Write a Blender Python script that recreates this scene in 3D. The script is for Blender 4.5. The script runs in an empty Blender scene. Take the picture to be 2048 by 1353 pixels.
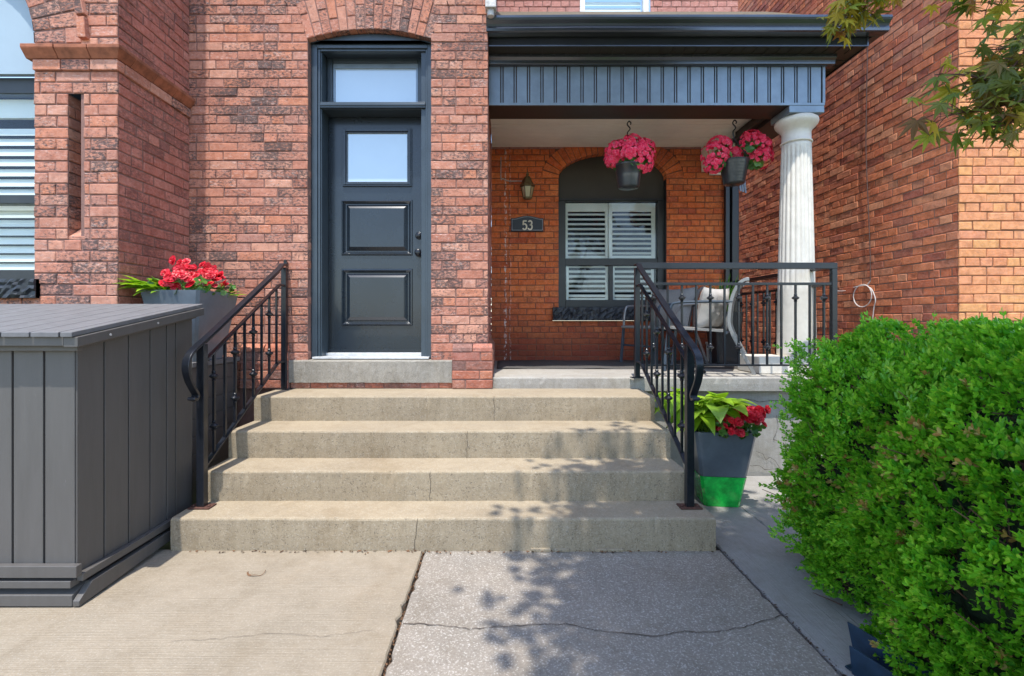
import bpy, math, random
from mathutils import Vector
R = math.radians
random.seed(7)
rnd = random.uniform
scene = bpy.context.scene
COL = scene.collection

# ------------------------------------------------------------------ camera
F = 980.0            # focal length in photo pixels
EYE = 1.26
cam_d = bpy.data.cameras.new('camera')
cam_d.sensor_width = 36.0
cam_d.lens = 36.0 * F / 2048.0
cam_d.shift_x = 24.0 / 2048.0
cam_d.shift_y = -31.5 / 2048.0
cam_d.clip_start = 0.05
cam_d.clip_end = 500
cam = bpy.data.objects.new('camera', cam_d)
cam.location = (0, 0, EYE)
cam.rotation_euler = (R(90), 0, 0)
COL.objects.link(cam)
scene.camera = cam

# ------------------------------------------------------------------ light
SUN_DIR = Vector((0.062, 0.345, -1.0)).normalized()
w = bpy.data.worlds.new('World'); scene.world = w; w.use_nodes = True
nt = w.node_tree
bg = nt.nodes['Background']
sky = nt.nodes.new('ShaderNodeTexSky'); sky.sky_type = 'NISHITA'
sky.sun_disc = False
sky.sun_elevation = math.asin(-SUN_DIR.z)
sky.sun_rotation = math.atan2(-SUN_DIR.x, -SUN_DIR.y)
sky.air_density = 1.0; sky.dust_density = 0.6; sky.ozone_density = 1.0
nt.links.new(sky.outputs[0], bg.inputs[0])
bg.inputs[1].default_value = 0.15
sl = bpy.data.lights.new('sun', 'SUN'); sl.energy = 2.15; sl.angle = R(0.55); sl.color = (1, .955, .88)
so = bpy.data.objects.new('sun', sl); so.rotation_euler = SUN_DIR.to_track_quat('-Z', 'Y').to_euler()
so.location = (0, -3, 9); COL.objects.link(so)
scene.view_settings.view_transform = 'Standard'
scene.view_settings.look = 'None'
scene.view_settings.gamma = 1
scene.view_settings.exposure = 1.58
scene.render.engine = 'CYCLES'
scene.cycles.max_bounces = 8
scene.cycles.transparent_max_bounces = 12

# ------------------------------------------------------------------ material helpers
MATS = {}
def srgb(r, g, b):
    f = lambda c: ((c/255.0 + .055)/1.055)**2.4 if c > 10 else c/255.0/12.92
    return (f(r), f(g), f(b), 1)

class NT:
    def __init__(self, name):
        self.m = bpy.data.materials.new(name); self.m.use_nodes = True
        self.n = self.m.node_tree.nodes; self.l = self.m.node_tree.links
        self.b = self.n['Principled BSDF']
        self.tc = self.n.new('ShaderNodeTexCoord'); self.geo = self.n.new('ShaderNodeNewGeometry')
    def link(self, a, b): self.l.new(a, b)
    def pos(self, sx=1, sy=1, sz=1):
        mp = self.n.new('ShaderNodeMapping'); mp.inputs['Scale'].default_value = (sx, sy, sz)
        self.link(self.geo.outputs['Position'], mp.inputs[0]); return mp.outputs[0]
    def noise(self, scale, detail=4, rough=.55, vec=None, dist=0):
        t = self.n.new('ShaderNodeTexNoise'); t.inputs['Scale'].default_value = scale
        t.inputs['Detail'].default_value = detail; t.inputs['Roughness'].default_value = rough
        t.inputs['Distortion'].default_value = dist
        self.link(vec or self.geo.outputs['Position'], t.inputs['Vector']); return t.outputs['Fac']
    def vor(self, scale, feature='F1', out='Distance', vec=None, rand=1):
        t = self.n.new('ShaderNodeTexVoronoi'); t.feature = feature; t.inputs['Scale'].default_value = scale
        t.inputs['Randomness'].default_value = rand
        self.link(vec or self.geo.outputs['Position'], t.inputs['Vector']); return t.outputs[out]
    def ramp(self, fac, stops, interp='LINEAR'):
        r = self.n.new('ShaderNodeValToRGB'); cr = r.color_ramp; cr.interpolation = interp
        while len(cr.elements) < len(stops): cr.elements.new(.5)
        for e, (p, c) in zip(cr.elements, stops):
            e.position = p
            if isinstance(c, (int, float)): c = (c, c, c, 1)
            elif len(c) == 3: c = (*c, 1)
            e.color = c
        self.link(fac, r.inputs[0]); return r.outputs[0]
    def mix(self, fac, a, b, mode='MIX'):
        m = self.n.new('ShaderNodeMix'); m.data_type = 'RGBA'; m.blend_type = mode
        for s, v in ((m.inputs[0], fac), (m.inputs[6], a), (m.inputs[7], b)):
            if hasattr(v, 'is_linked') or hasattr(v, 'links'): self.link(v, s)
            elif isinstance(v, (int, float)) and s != m.inputs[0]: s.default_value = (v, v, v, 1)
            elif isinstance(v, (int, float)): s.default_value = v
            else: s.default_value = v if len(v) == 4 else (*v, 1)
        return m.outputs[2]
    def math(self, op, a, b=0.0, clamp=False):
        m = self.n.new('ShaderNodeMath'); m.operation = op; m.use_clamp = clamp
        for s, v in ((m.inputs[0], a), (m.inputs[1], b)):
            if isinstance(v, (int, float)): s.default_value = v
            else: self.link(v, s)
        return m.outputs[0]
    def color(self, c):
        s = self.b.inputs['Base Color']
        if hasattr(c, 'links'): self.link(c, s)
        else: s.default_value = c if len(c) == 4 else (*c, 1)
    def rough(self, v):
        s = self.b.inputs['Roughness']
        if hasattr(v, 'links'): self.link(v, s)
        else: s.default_value = v
    def bump(self, h, strength=.5, dist=.01):
        b = self.n.new('ShaderNodeBump'); b.inputs['Strength'].default_value = strength
        b.inputs['Distance'].default_value = dist
        self.link(h, b.inputs['Height']); 
        if self.b.inputs['Normal'].is_linked:
            prev = self.b.inputs['Normal'].links[0].from_socket
            self.link(prev, b.inputs['Normal'])
        self.link(b.outputs[0], self.b.inputs['Normal'])
    def xyz(self):
        s = self.n.new('ShaderNodeSeparateXYZ'); self.link(self.geo.outputs['Position'], s.inputs[0]); return s.outputs

def brick_mat(name, cols, soot=.6, sootcol=(.055, .045, .045), chalk=.35, seed=0.0, low=None, drips=False):
    k = NT(name)
    rpi = k.geo.outputs['Random Per Island']
    n = len(cols)
    base = k.ramp(rpi, [(i/(n-1) if n > 1 else 0, c) for i, c in enumerate(cols)])
    # second random from the first
    r2 = k.math('FRACT', k.math('MULTIPLY', rpi, 37.77))
    r3 = k.math('FRACT', k.math('MULTIPLY', rpi, 91.31))
    # fine mottling
    n1 = k.noise(55, 6, .7)
    base = k.mix(k.ramp(n1, [(.40, 0), (.7, .45)]), base, k.mix(.6, base, (.62, .43, .37), 'MIX'))
    n4 = k.noise(16, 5, .65, dist=.6)
    base = k.mix(k.ramp(n4, [(.38, .42), (.6, 0)]), base, k.mix(1, base, (.42, .32, .30), 'MULTIPLY'))
    # soot blotches inside bricks, more in some bricks and some areas
    n2 = k.noise(33, 6, .75, vec=k.pos(1, 1, 1.9), dist=.3)
    n3 = k.noise(1.3 + seed, 3, .5)
    area = k.math('ADD', k.math('MULTIPLY', r2, .42), k.math('MULTIPLY', n3, 1.0))
    m = k.math('ADD', k.math('MULTIPLY', k.math('SUBTRACT', n2, .5), 1.9), k.math('MULTIPLY', k.math('SUBTRACT', area, .70), .8))
    mask = k.ramp(m, [(.0, 0), (.22, 1)])
    base = k.mix(k.math('MULTIPLY', mask, soot), base, sootcol)
    # chalky white flecks
    n5 = k.noise(38, 7, .8, vec=k.pos(.8, .8, 2.2))
    base = k.mix(k.math('MULTIPLY', k.ramp(n5, [(.53, 0), (.66, 1)]), k.math('MULTIPLY', r3, chalk)), base, (.72, .6, .55))
    if low:   # lower courses mixed towards a darker red
        z = k.xyz()[2]
        wob = k.math('ADD', z, k.math('MULTIPLY', k.noise(3, 3), .35))
        mk = k.ramp(k.math('MULTIPLY', k.math('SUBTRACT', wob, low[0]), 1/(low[1]-low[0])), [(0, 1), (1, 0)])
        base = k.mix(k.math('MULTIPLY', mk, low[2]), base, low[3])
    if drips:  # old white paint runs on the wall at their own places
        X, Y, Z = k.xyz()
        def band(x0, wd):
            d = k.math('ABSOLUTE', k.math('SUBTRACT', k.math('ADD', X, k.math('MULTIPLY', k.noise(9, 3), .03)), x0+.015))
            return k.ramp(k.math('DIVIDE', d, wd), [(.5, 1), (1, 0)])
        nn = k.ramp(k.noise(14, 5, .7, vec=k.pos(3, 3, 1)), [(.5, 0), (.56, 1)])
        mk = k.math('MULTIPLY', k.math('MAXIMUM', band(.065, .018), k.math('MULTIPLY', band(.12, .012), .6)), nn)
        base = k.mix(k.math('MULTIPLY', mk, .85), base, (.75, .7, .66))
    k.color(base); k.rough(.88)
    k.b.inputs['Specular IOR Level'].default_value = .3
    k.bump(k.noise(70, 8, .75), .9, .006)
    k.bump(k.ramp(k.vor(130), [(0, 0), (.25, 1)]), .35, .003)
    return k.m

def mortar_mat(name, c, c2=None):
    k = NT(name)
    k.color(k.mix(k.noise(14, 5), c, c2 or tuple(v*.6 for v in c))); k.rough(.95)
    k.bump(k.noise(150, 5, .7), .8, .004)
    return k.m

def concrete_mat(name, c1, c2, agg=.4, brushed=None, stain=.5, pits=.5, stones=(.62, .6, .56), aggscale=95):
    k = NT(name)
    base = k.mix(k.ramp(k.noise(1.8, 6, .65), [(.35, 0), (.65, 1)]), c1, c2)
    base = k.mix(k.ramp(k.noise(26, 6, .7), [(.3, .35), (.7, 0)]), base, k.mix(1, base, (.6, .58, .55), 'MULTIPLY'))
    # aggregate specks and small pits
    na = k.noise(aggscale*2.0, 2, .6, vec=k.pos(1, 1, 1)); nb = k.noise(aggscale*2.3, 2, .6, vec=k.pos(1.07, .93, 1.1)); nc = k.noise(aggscale*.55, 3, .6)
    base = k.mix(k.math('MULTIPLY', k.ramp(na, [(.56, 0), (.66, 1)]), agg), base, stones)
    base = k.mix(k.math('MULTIPLY', k.ramp(na, [(.34, 1), (.44, 0)]), agg*.7), base, k.mix(1, base, (.5, .46, .42), 'MULTIPLY'))
    hole = k.math('MULTIPLY', k.ramp(nb, [(.575, 0), (.63, 1)]), k.ramp(nc, [(.45, 0), (.56, 1)]))
    nzz = k.n.new('ShaderNodeSeparateXYZ'); k.link(k.geo.outputs['Normal'], nzz.inputs[0])
    hole = k.math('MULTIPLY', hole, k.ramp(k.math('ABSOLUTE', nzz.outputs[2]), [(.3, 1), (.8, .25)]))
    base = k.mix(k.math('MULTIPLY', hole, pits), base, (.085, .075, .065))
    nz = k.n.new('ShaderNodeSeparateXYZ'); k.link(k.geo.outputs['Normal'], nz.inputs[0])
    vert = k.ramp(k.math('ABSOLUTE', nz.outputs[2]), [(.3, 1), (.8, 0)])
    streak = k.ramp(k.noise(1, 5, .7, vec=k.pos(26, 26, 2.5)), [(.42, 0), (.7, 1)])
    base = k.mix(k.math('MULTIPLY', k.math('MULTIPLY', streak, vert), .26), base, k.mix(1, base, (.55, .5, .42), 'MULTIPLY'))
    # blotchy damp and foot-worn patches
    base = k.mix(k.math('MULTIPLY', k.ramp(k.noise(4.5, 6, .7, dist=.5), [(.48, 0), (.62, 1)]), .35), base, k.mix(1, base, (.74, .70, .64), 'MULTIPLY'))
    # brown stains
    base = k.mix(k.math('MULTIPLY', k.ramp(k.noise(.9, 7, .7, dist=.8), [(.5, 0), (.72, 1)]), stain), base, k.mix(1, base, (.72, .62, .48), 'MULTIPLY'))
    k.color(base); k.rough(.9); k.b.inputs['Specular IOR Level'].default_value = .25
    k.bump(k.noise(60, 8, .7), .5, .004)
    if pits: k.bump(k.mix(hole, 1.0, 0.0), .8*pits, .006)
    if brushed:
        k.bump(k.noise(1, 3, .6, vec=k.pos(*brushed)), .8, .005)
    return k.m

def simple(name, c, rough=.5, metal=0, noise=0, nscale=20, bump=0, bscale=80, spec=.5, coat=0):
    k = NT(name)
    if noise:
        k.color(k.mix(k.ramp(k.noise(nscale, 6, .65), [(.3, 0), (.7, 1)]), tuple(v*(1-noise) for v in c[:3]), tuple(min(1, v*(1+noise)) for v in c[:3])))
    else: k.color(c[:3])
    k.rough(rough); k.b.inputs['Metallic'].default_value = metal
    k.b.inputs['Specular IOR Level'].default_value = spec
    k.b.inputs['Coat Weight'].default_value = coat
    if bump: k.bump(k.noise(bscale, 5, .65), bump, .004)
    return k.m

def leaf_mat(name, cols, trans=.35, rough=.4, vein=0):
    k = NT(name)
    rpi = k.geo.outputs['Random Per Island']
    n = len(cols)
    c = k.ramp(rpi, [(i/(n-1), q) for i, q in enumerate(cols)])
    c = k.mix(k.ramp(k.noise(3, 4), [(.3, .35), (.7, 0)]), c, k.mix(1, c, (.7, .75, .6), 'MULTIPLY'))
    k.color(c); k.rough(rough)
    tr = k.n.new('ShaderNodeBsdfTranslucent')
    k.link(k.mix(1, c, (1.0, 1.0, .55), 'MULTIPLY'), tr.inputs[0])
    mx = k.n.new('ShaderNodeMixShader'); mx.inputs[0].default_value = trans
    out = k.n['Material Output']
    k.link(k.b.outputs[0], mx.inputs[1]); k.link(tr.outputs[0], mx.inputs[2]); k.link(mx.outputs[0], out.inputs[0])
    return k.m

def glass_mat(name, tint=(.9, .95, 1), refl=.25):
    k = NT(name); out = k.n['Material Output']
    tr = k.n.new('ShaderNodeBsdfTransparent'); tr.inputs[0].default_value = (*tint, 1)
    gl = k.n.new('ShaderNodeBsdfGlossy'); gl.inputs['Roughness'].default_value = .01
    lw = k.n.new('ShaderNodeLayerWeight'); lw.inputs[0].default_value = .5
    mx = k.n.new('ShaderNodeMixShader')
    k.link(k.math('ADD', k.math('POWER', lw.outputs['Facing'], 4), refl*.09, True), mx.inputs[0])
    k.link(tr.outputs[0], mx.inputs[1]); k.link(gl.outputs[0], mx.inputs[2]); k.link(mx.outputs[0], out.inputs[0])
    return k.m

M = {}
M['brick_front'] = brick_mat('brick_front', [(.42, .15, .092), (.55, .23, .15), (.46, .18, .115), (.62, .30, .20), (.44, .195, .14), (.58, .22, .12), (.52, .20, .125)], soot=.9, sootcol=(.07, .055, .055), chalk=.6, low=(.75, 1.12, .3, (.3, .085, .045)))
M['mortar_front'] = mortar_mat('mortar_front', (.30, .165, .135), (.15, .085, .07))
M['brick_side'] = brick_mat('brick_side', [(.42, .13, .09), (.52, .18, .13), (.46, .15, .105), (.56, .22, .16)], soot=.5, chalk=.2, seed=.3)
M['brick_porch'] = brick_mat('brick_porch', [(.70, .13, .028), (.84, .20, .04), (.76, .165, .035), (.86, .24, .06), (.58, .10, .028)], soot=.3, chalk=.15, low=(1.1, 1.7, .75, (.13, .03, .026)), drips=True)
M['mortar_porch'] = mortar_mat('mortar_porch', (.28, .12, .07), (.12, .05, .035))
M['brick_neighbour_side'] = brick_mat('brick_neighbour_side', [(.74, .20, .08), (.82, .27, .11), (.62, .15, .06), (.86, .36, .18), (.46, .12, .07), (.82, .25, .09)], soot=.15, chalk=.2, seed=.6)
M['mortar_neighbour_side'] = mortar_mat('mortar_neighbour_side', (.24, .11, .075), (.42, .28, .21))
M['brick_neighbour_front'] = brick_mat('brick_neighbour_front', [(.73, .27, .115), (.79, .33, .145), (.75, .29, .115), (.81, .37, .13), (.73, .27, .14)], soot=.05, chalk=.15)
M['mortar_neighbour_front'] = mortar_mat('mortar_neighbour_front', (.34, .15, .08), (.2, .09, .05))
M['stone_ledge'] = simple('stone_ledge', (.30, .105, .055), .9, noise=.45, nscale=12, bump=.8, bscale=30)
M['steps'] = concrete_mat('steps_concrete', (.36, .295, .205), (.31, .255, .18), agg=.2, stain=.35, pits=.6, aggscale=62)
M['slab_left'] = concrete_mat('slab_left_concrete', (.315, .265, .20), (.265, .225, .17), agg=.14, brushed=(2, 150, 20), stain=.35, pits=.0, aggscale=60)
M['slab_mid'] = concrete_mat('slab_mid_concrete', (.285, .25, .21), (.235, .21, .18), agg=.42, stain=.3, pits=.35, aggscale=60)
M['slab_walk'] = concrete_mat('slab_walk_concrete', (.32, .305, .285), (.28, .27, .255), agg=.1, brushed=(150, 3, 20), stain=.15, pits=.1)
M['porch_concrete'] = concrete_mat('porch_concrete', (.38, .36, .32), (.33, .31, .285), agg=.25, stain=.3, pits=.4)
M['stucco'] = concrete_mat('stucco', (.38, .37, .34), (.31, .30, .28), agg=.1, stain=.4, pits=.2)
M['sill_stone'] = concrete_mat('sill_stone', (.36, .33, .28), (.26, .245, .215), agg=.25, stain=.6, pits=.6)
M['dirt'] = simple('dirt', (.07, .04, .022), .95, noise=.6, nscale=60, bump=1)
M['soil'] = simple('soil', (.045, .03, .02), .95, noise=.5, nscale=50, bump=1)
M['crack'] = simple('crack', (.06, .045, .035), .95)
M['grass'] = simple('grass_ground', (.06, .10, .03), .9, noise=.4, nscale=8, bump=.6)
M['asphalt'] = simple('asphalt', (.05, .05, .052), .9, noise=.3, nscale=60, bump=.5)
M['iron'] = simple('black_iron', (.009, .011, .016), .30, noise=.3, nscale=30, bump=.12, bscale=60, coat=.1, spec=.4)
M['rust'] = simple('rusty_iron', (.075, .03, .02), .8, noise=.5, nscale=60, bump=.6)
M['alu_dark'] = simple('dark_aluminium', (.10, .108, .125), .2, metal=.75, noise=.12, nscale=3)
M['alu_blue'] = simple('slate_aluminium', (.195, .245, .30), .34, metal=.35, noise=.16, nscale=7, bump=.06, bscale=14)
M['soffit'] = simple('brown_soffit', (.035, .028, .02), .5)
M['beam_under'] = simple('beam_underside', (.04, .026, .02), .5)
M['door'] = simple('door_paint', (.009, .015, .023), .27, noise=.25, nscale=3, bump=.04, bscale=30, coat=.15)
M['frame_paint'] = simple('frame_paint', (.036, .052, .068), .32, noise=.2, nscale=4, bump=.05)
M['black_paint'] = simple('black_window_paint', (.018, .020, .022), .4, noise=.3, nscale=8, bump=.08)
M['arch_panel'] = simple('arch_panel_paint', (.042, .036, .028), .55, noise=.15, nscale=3)
M['shutter'] = simple('shutter_white', (.92, .84, .64), .45, noise=.04, nscale=4)
M['white_trim'] = simple('white_trim', (.8, .8, .77), .5)
M['ceiling'] = simple('porch_ceiling_paint', (.90, .85, .76), .6, noise=.07, nscale=2)
M['column'] = simple('column_paint', (.66, .62, .55), .55, noise=.10, nscale=9, bump=.5, bscale=25)
M['frost'] = simple('frosted_glass', (.46, .54, .59), .10, noise=.03, nscale=2, metal=.3, spec=.8)
M['tympanum'] = simple('blue_grey_panel', (.30, .38, .44), .5, noise=.06, nscale=2)
M['room'] = simple('dark_room', (.02, .02, .022), .8)  # near-black sheets standing in for the unlit rooms behind the openings
M['glass'] = glass_mat('window_glass')
M['alu_bright'] = simple('threshold_metal', (.55, .56, .57), .4, metal=.3, noise=.2)
M['galv'] = simple('galvanised', (.48, .47, .45), .6, metal=.2, noise=.35, nscale=30, bump=.4)
M['black_stone'] = simple('black_painted_stone', (.022, .025, .030), .45, noise=.5, nscale=20, bump=1, bscale=22)
M['bin_top'] = simple('bin_lid_stain', (.13, .128, .13), .62, noise=.16, nscale=18, bump=.3)
M['roof'] = simple('shingle', (.10, .08, .05), .9, noise=.5, nscale=30, bump=.8)
M['plank_light'] = simple('broken_wood', (.42, .2, .07), .8, noise=.4, nscale=30)
def bin_mat():
    k = NT('grey_stained_wood')
    c = k.mix(k.noise(3, 6, .7, vec=k.pos(6, 6, .8)), (.066, .061, .056), (.108, .101, .096))
    sc = k.ramp(k.noise(9, 8, .8, vec=k.pos(4, 4, .7), dist=.5), [(.66, 0), (.7, .5)])
    c = k.mix(sc, c, (.25, .25, .25)); k.color(c); k.rough(.5)
    k.bump(k.noise(6, 6, .7, vec=k.pos(12, 12, 1)), .2, .004); return k.m
M['bin'] = bin_mat()
M['pot_grey'] = simple('slate_plastic', (.125, .15, .175), .32, noise=.22, nscale=5, bump=.06, bscale=12, coat=.25)
M['pot_reflection'] = simple('green_reflection', (.012, .55, .07), .13, noise=.65, nscale=9, coat=.4)  # mottled green stands in for sunlit reflections low on the pot
M['pot_black'] = simple('black_plastic_pot', (.028, .032, .036), .34, noise=.2, nscale=10, bump=.5, bscale=26, coat=.3)
M['pot_white'] = simple('white_ceramic', (.7, .68, .66), .4)
M['wood_post'] = simple('weathered_wood', (.30, .17, .09), .8, noise=.3)
M['brass'] = simple('old_brass', (.16, .125, .06), .45, metal=.5, noise=.4, nscale=50)
M['lamp_glass'] = simple('lantern_glass', (.50, .42, .26), .15, spec=.8, coat=.6)
M['plaque'] = simple('plaque_navy', (.012, .02, .035), .45, noise=.2)
M['plaque_rim'] = simple('plaque_rim', (.30, .30, .33), .5)
M['cream'] = simple('cream_paint', (.78, .73, .60), .5)
M['chair_metal'] = simple('silver_chair_frame', (.26, .26, .26), .32, metal=.4)
M['chair_dark'] = simple('slate_chair_arm', (.045, .065, .09), .35)
M['sling'] = simple('grey_sling', (.22, .215, .205), .8, noise=.1, nscale=60, bump=.3, bscale=200)
M['pillow'] = simple('grey_beige_pillow', (.44, .41, .375), .85, noise=.15, nscale=14, bump=.7, bscale=18)
M['mat'] = simple('dark_porch_mat', (.075, .07, .065), .95, noise=.25, nscale=90, bump=.8, bscale=220)
M['cable'] = simple('white_cable', (.6, .57, .55), .5)
M['cable_dark'] = simple('dark_cable', (.10, .06, .05), .6)
M['edging'] = simple('blue_black_edging', (.010, .028, .055), .4, noise=.3, nscale=20)
M['bark'] = simple('maple_bark', (.13, .10, .085), .9, noise=.4, nscale=20, bump=1)
M['twig'] = simple('twig', (.10, .045, .03), .8)
M['box_leaf'] = leaf_mat('boxwood_leaf', [(.08, .32, .02), (.26, .62, .04), (.11, .42, .025), (.34, .72, .05), (.16, .50, .03), (.48, .80, .09), (.10, .42, .05), (.32, .70, .04)], .46, .34)
M['box_brown'] = leaf_mat('boxwood_brown_leaf', [(.52, .32, .09), (.38, .20, .06), (.6, .44, .20), (.36, .32, .06)], .2, .6)
M['hosta'] = leaf_mat('hosta_leaf', [(.24, .44, .02), (.36, .56, .03), (.17, .36, .025), (.42, .60, .06)], .4, .4)
M['begonia_leaf'] = leaf_mat('begonia_leaf', [(.035, .12, .02), (.08, .22, .035), (.16, .30, .06), (.05, .16, .03)], .3, .35)
M['petal_red'] = leaf_mat('red_petal', [(.50, .004, .018), (.72, .010, .035), (.60, .008, .02), (.80, .03, .07)], .3, .45)
M['petal_pink'] = leaf_mat('coral_pink_petal', [(.95, .012, .085), (.98, .05, .17), (.97, .02, .10), (1, .20, .34), (.98, .035, .13)], .3, .45)
M['maple_leaf'] = leaf_mat('maple_leaf', [(.11, .19, .03), (.22, .29, .04), (.09, .12, .03), (.32, .34, .05), (.18, .09, .04), (.14, .22, .03)], .45, .45)
M['maple_gold'] = leaf_mat('maple_leaf_golden', [(.46, .44, .05), (.60, .46, .06), (.32, .40, .05), (.52, .24, .08)], .45, .45)
M['spike_leaf'] = leaf_mat('spike_leaf', [(.05, .22, .03), (.10, .32, .04), (.16, .38, .06)], .3, .4)
M['dry_leaf'] = simple('dry_leaf', (.15, .075, .035), .9)

# ------------------------------------------------------------------ mesh builder
class MB:
    def __init__(self): self.v = []; self.f = []; self.m = []
    def quad(self, a, b, c, d, mi=0):
        i = len(self.v); self.v += [a, b, c, d]; self.f.append((i, i+1, i+2, i+3)); self.m.append(mi)
    def hexa(self, p, mi=0):   # p: 4 bottom ccw, 4 top ccw
        i = len(self.v); self.v += [tuple(q) for q in p]
        for f in ((3, 2, 1, 0), (4, 5, 6, 7), (0, 1, 5, 4), (1, 2, 6, 5), (2, 3, 7, 6), (3, 0, 4, 7)):
            self.f.append(tuple(i+k for k in f)); self.m.append(mi)
    def box(self, x0, x1, y0, y1, z0, z1, mi=0):
        self.hexa([(x0, y0, z0), (x1, y0, z0), (x1, y1, z0), (x0, y1, z0), (x0, y0, z1), (x1, y0, z1), (x1, y1, z1), (x0, y1, z1)], mi)
    def prism(self, poly, vec, mi=0):   # poly list of 3d pts, extruded by vec
        i = len(self.v); n = len(poly)
        self.v += [tuple(p) for p in poly]; self.v += [(p[0]+vec[0], p[1]+vec[1], p[2]+vec[2]) for p in poly]
        self.f.append(tuple(i+k for k in range(n))[::-1]); self.m.append(mi)
        self.f.append(tuple(i+n+k for k in range(n))); self.m.append(mi)
        for k in range(n):
            j = (k+1) % n
            self.f.append((i+k, i+j, i+n+j, i+n+k)); self.m.append(mi)
    def tube(self, path, r, n=8, mi=0, cap=True):
        path = [Vector(p) for p in path]; m = len(path)
        rs = r if isinstance(r, (list, tuple)) else [r]*m
        i0 = len(self.v); up = None
        for k in range(m):
            t = (path[min(k+1, m-1)] - path[max(k-1, 0)]).normalized()
            if up is None:
                up = Vector((0, 0, 1)) if abs(t.z) < .9 else Vector((1, 0, 0))
            s = t.cross(up).normalized(); u2 = s.cross(t).normalized(); up = u2
            for j in range(n):
                a = 2*math.pi*j/n
                p = path[k] + (s*math.cos(a)+u2*math.sin(a))*rs[k]; self.v.append(tuple(p))
        for k in range(m-1):
            for j in range(n):
                j2 = (j+1) % n
                self.f.append((i0+k*n+j, i0+k*n+j2, i0+(k+1)*n+j2, i0+(k+1)*n+j)); self.m.append(mi)
        if cap:
            self.f.append(tuple(i0+j for j in range(n))[::-1]); self.m.append(mi)
            self.f.append(tuple(i0+(m-1)*n+j for j in range(n))); self.m.append(mi)
    def bar(self, path, side, w, h, mi=0):   # rectangular section swept; side = constant side vector
        path = [Vector(p) for p in path]; m = len(path); side = Vector(side).normalized(); i0 = len(self.v)
        for k in range(m):
            t = (path[min(k+1, m-1)] - path[max(k-1, 0)]).normalized()
            u = side.cross(t).normalized()
            sc = 1.0
            if 0 < k < m-1:
                t1 = (path[k]-path[k-1]).normalized(); sc = 1/max(.5, t1.dot(t))
            for a, b in ((-1, -1), (1, -1), (1, 1), (-1, 1)):
                self.v.append(tuple(path[k] + side*(a*w/2) + u*(b*h/2*sc)))
        for k in range(m-1):
            for j in range(4):
                j2 = (j+1) % 4
                self.f.append((i0+k*4+j, i0+k*4+j2, i0+(k+1)*4+j2, i0+(k+1)*4+j)); self.m.append(mi)
        self.f.append((i0+3, i0+2, i0+1, i0)); self.m.append(mi)
        b = i0+(m-1)*4; self.f.append((b, b+1, b+2, b+3)); self.m.append(mi)
    def lathe(self, prof, c=(0, 0, 0), n=16, mi=0, rfun=None, cap=True):
        i0 = len(self.v); m = len(prof)
        for k, (r, z) in enumerate(prof):
            for j in range(n):
                a = 2*math.pi*j/n; rr = rfun(r, z, a) if rfun else r
                self.v.append((c[0]+rr*math.cos(a), c[1]+rr*math.sin(a), c[2]+z))
        for k in range(m-1):
            for j in range(n):
                j2 = (j+1) % n
                self.f.append((i0+k*n+j, i0+k*n+j2, i0+(k+1)*n+j2, i0+(k+1)*n+j)); self.m.append(mi)
        if cap:
            self.f.append(tuple(i0+j for j in range(n))[::-1]); self.m.append(mi)
            self.f.append(tuple(i0+(m-1)*n+j for j in range(n))); self.m.append(mi)
    def add(self, verts, faces, mi=0):
        i = len(self.v); self.v += verts
        for f in faces: self.f.append(tuple(i+k for k in f)); self.m.append(mi)
    def build(self, name, mats, parent=None, smooth=False, bevel=0, origin=None, segs=2):
        if not isinstance(mats, (list, tuple)): mats = [mats]
        me = bpy.data.meshes.new(name)
        o = bpy.data.objects.new(name, me); COL.objects.link(o)
        off = Vector((0, 0, 0))
        if parent is not None:
            o.parent = parent; off = world_loc(parent)
        elif origin is not None:
            off = Vector(origin); o.location = off
        vv = [(p[0]-off.x, p[1]-off.y, p[2]-off.z) for p in self.v]
        me.from_pydata(vv, [], self.f)
        for mm in mats: me.materials.append(M[mm] if isinstance(mm, str) else mm)
        me.polygons.foreach_set('material_index', self.m)
        if smooth: me.polygons.foreach_set('use_smooth', [True]*len(self.f))
        me.update()
        if bevel:
            b = o.modifiers.new('bevel', 'BEVEL'); b.width = bevel; b.segments = segs; b.limit_method = 'ANGLE'; b.angle_limit = R(35)
            me.polygons.foreach_set('use_smooth', [True]*len(self.f))
            b.harden_normals = True
        return o
def world_loc(o):
    l = Vector((0, 0, 0))
    while o is not None: l += o.location; o = o.parent
    return l
def tag(o, label=None, cat=None, group=None, kind=None):
    if label: o['label'] = label
    if cat: o['category'] = cat
    if group: o['group'] = group
    if kind: o['kind'] = kind
    return o
def thing(name, label, cat, loc, group=None):
    o = bpy.data.objects.new(name, None); COL.objects.link(o); o.location = loc; o.empty_display_size = .1
    return tag(o, label, cat, group)
def shell(verts_grid, closed=False): pass

def smooth_path(pts, n=6):   # Catmull-Rom
    P = [Vector(p) for p in pts]; out = []
    for i in range(len(P)-1):
        p0 = P[max(i-1, 0)]; p1 = P[i]; p2 = P[i+1]; p3 = P[min(i+2, len(P)-1)]
        for k in range(n):
            t = k/n
            out.append(.5*((2*p1)+(-p0+p2)*t+(2*p0-5*p1+4*p2-p3)*t*t+(-p0+3*p1-3*p2+p3)*t**3))
    out.append(P[-1]); return out

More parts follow.
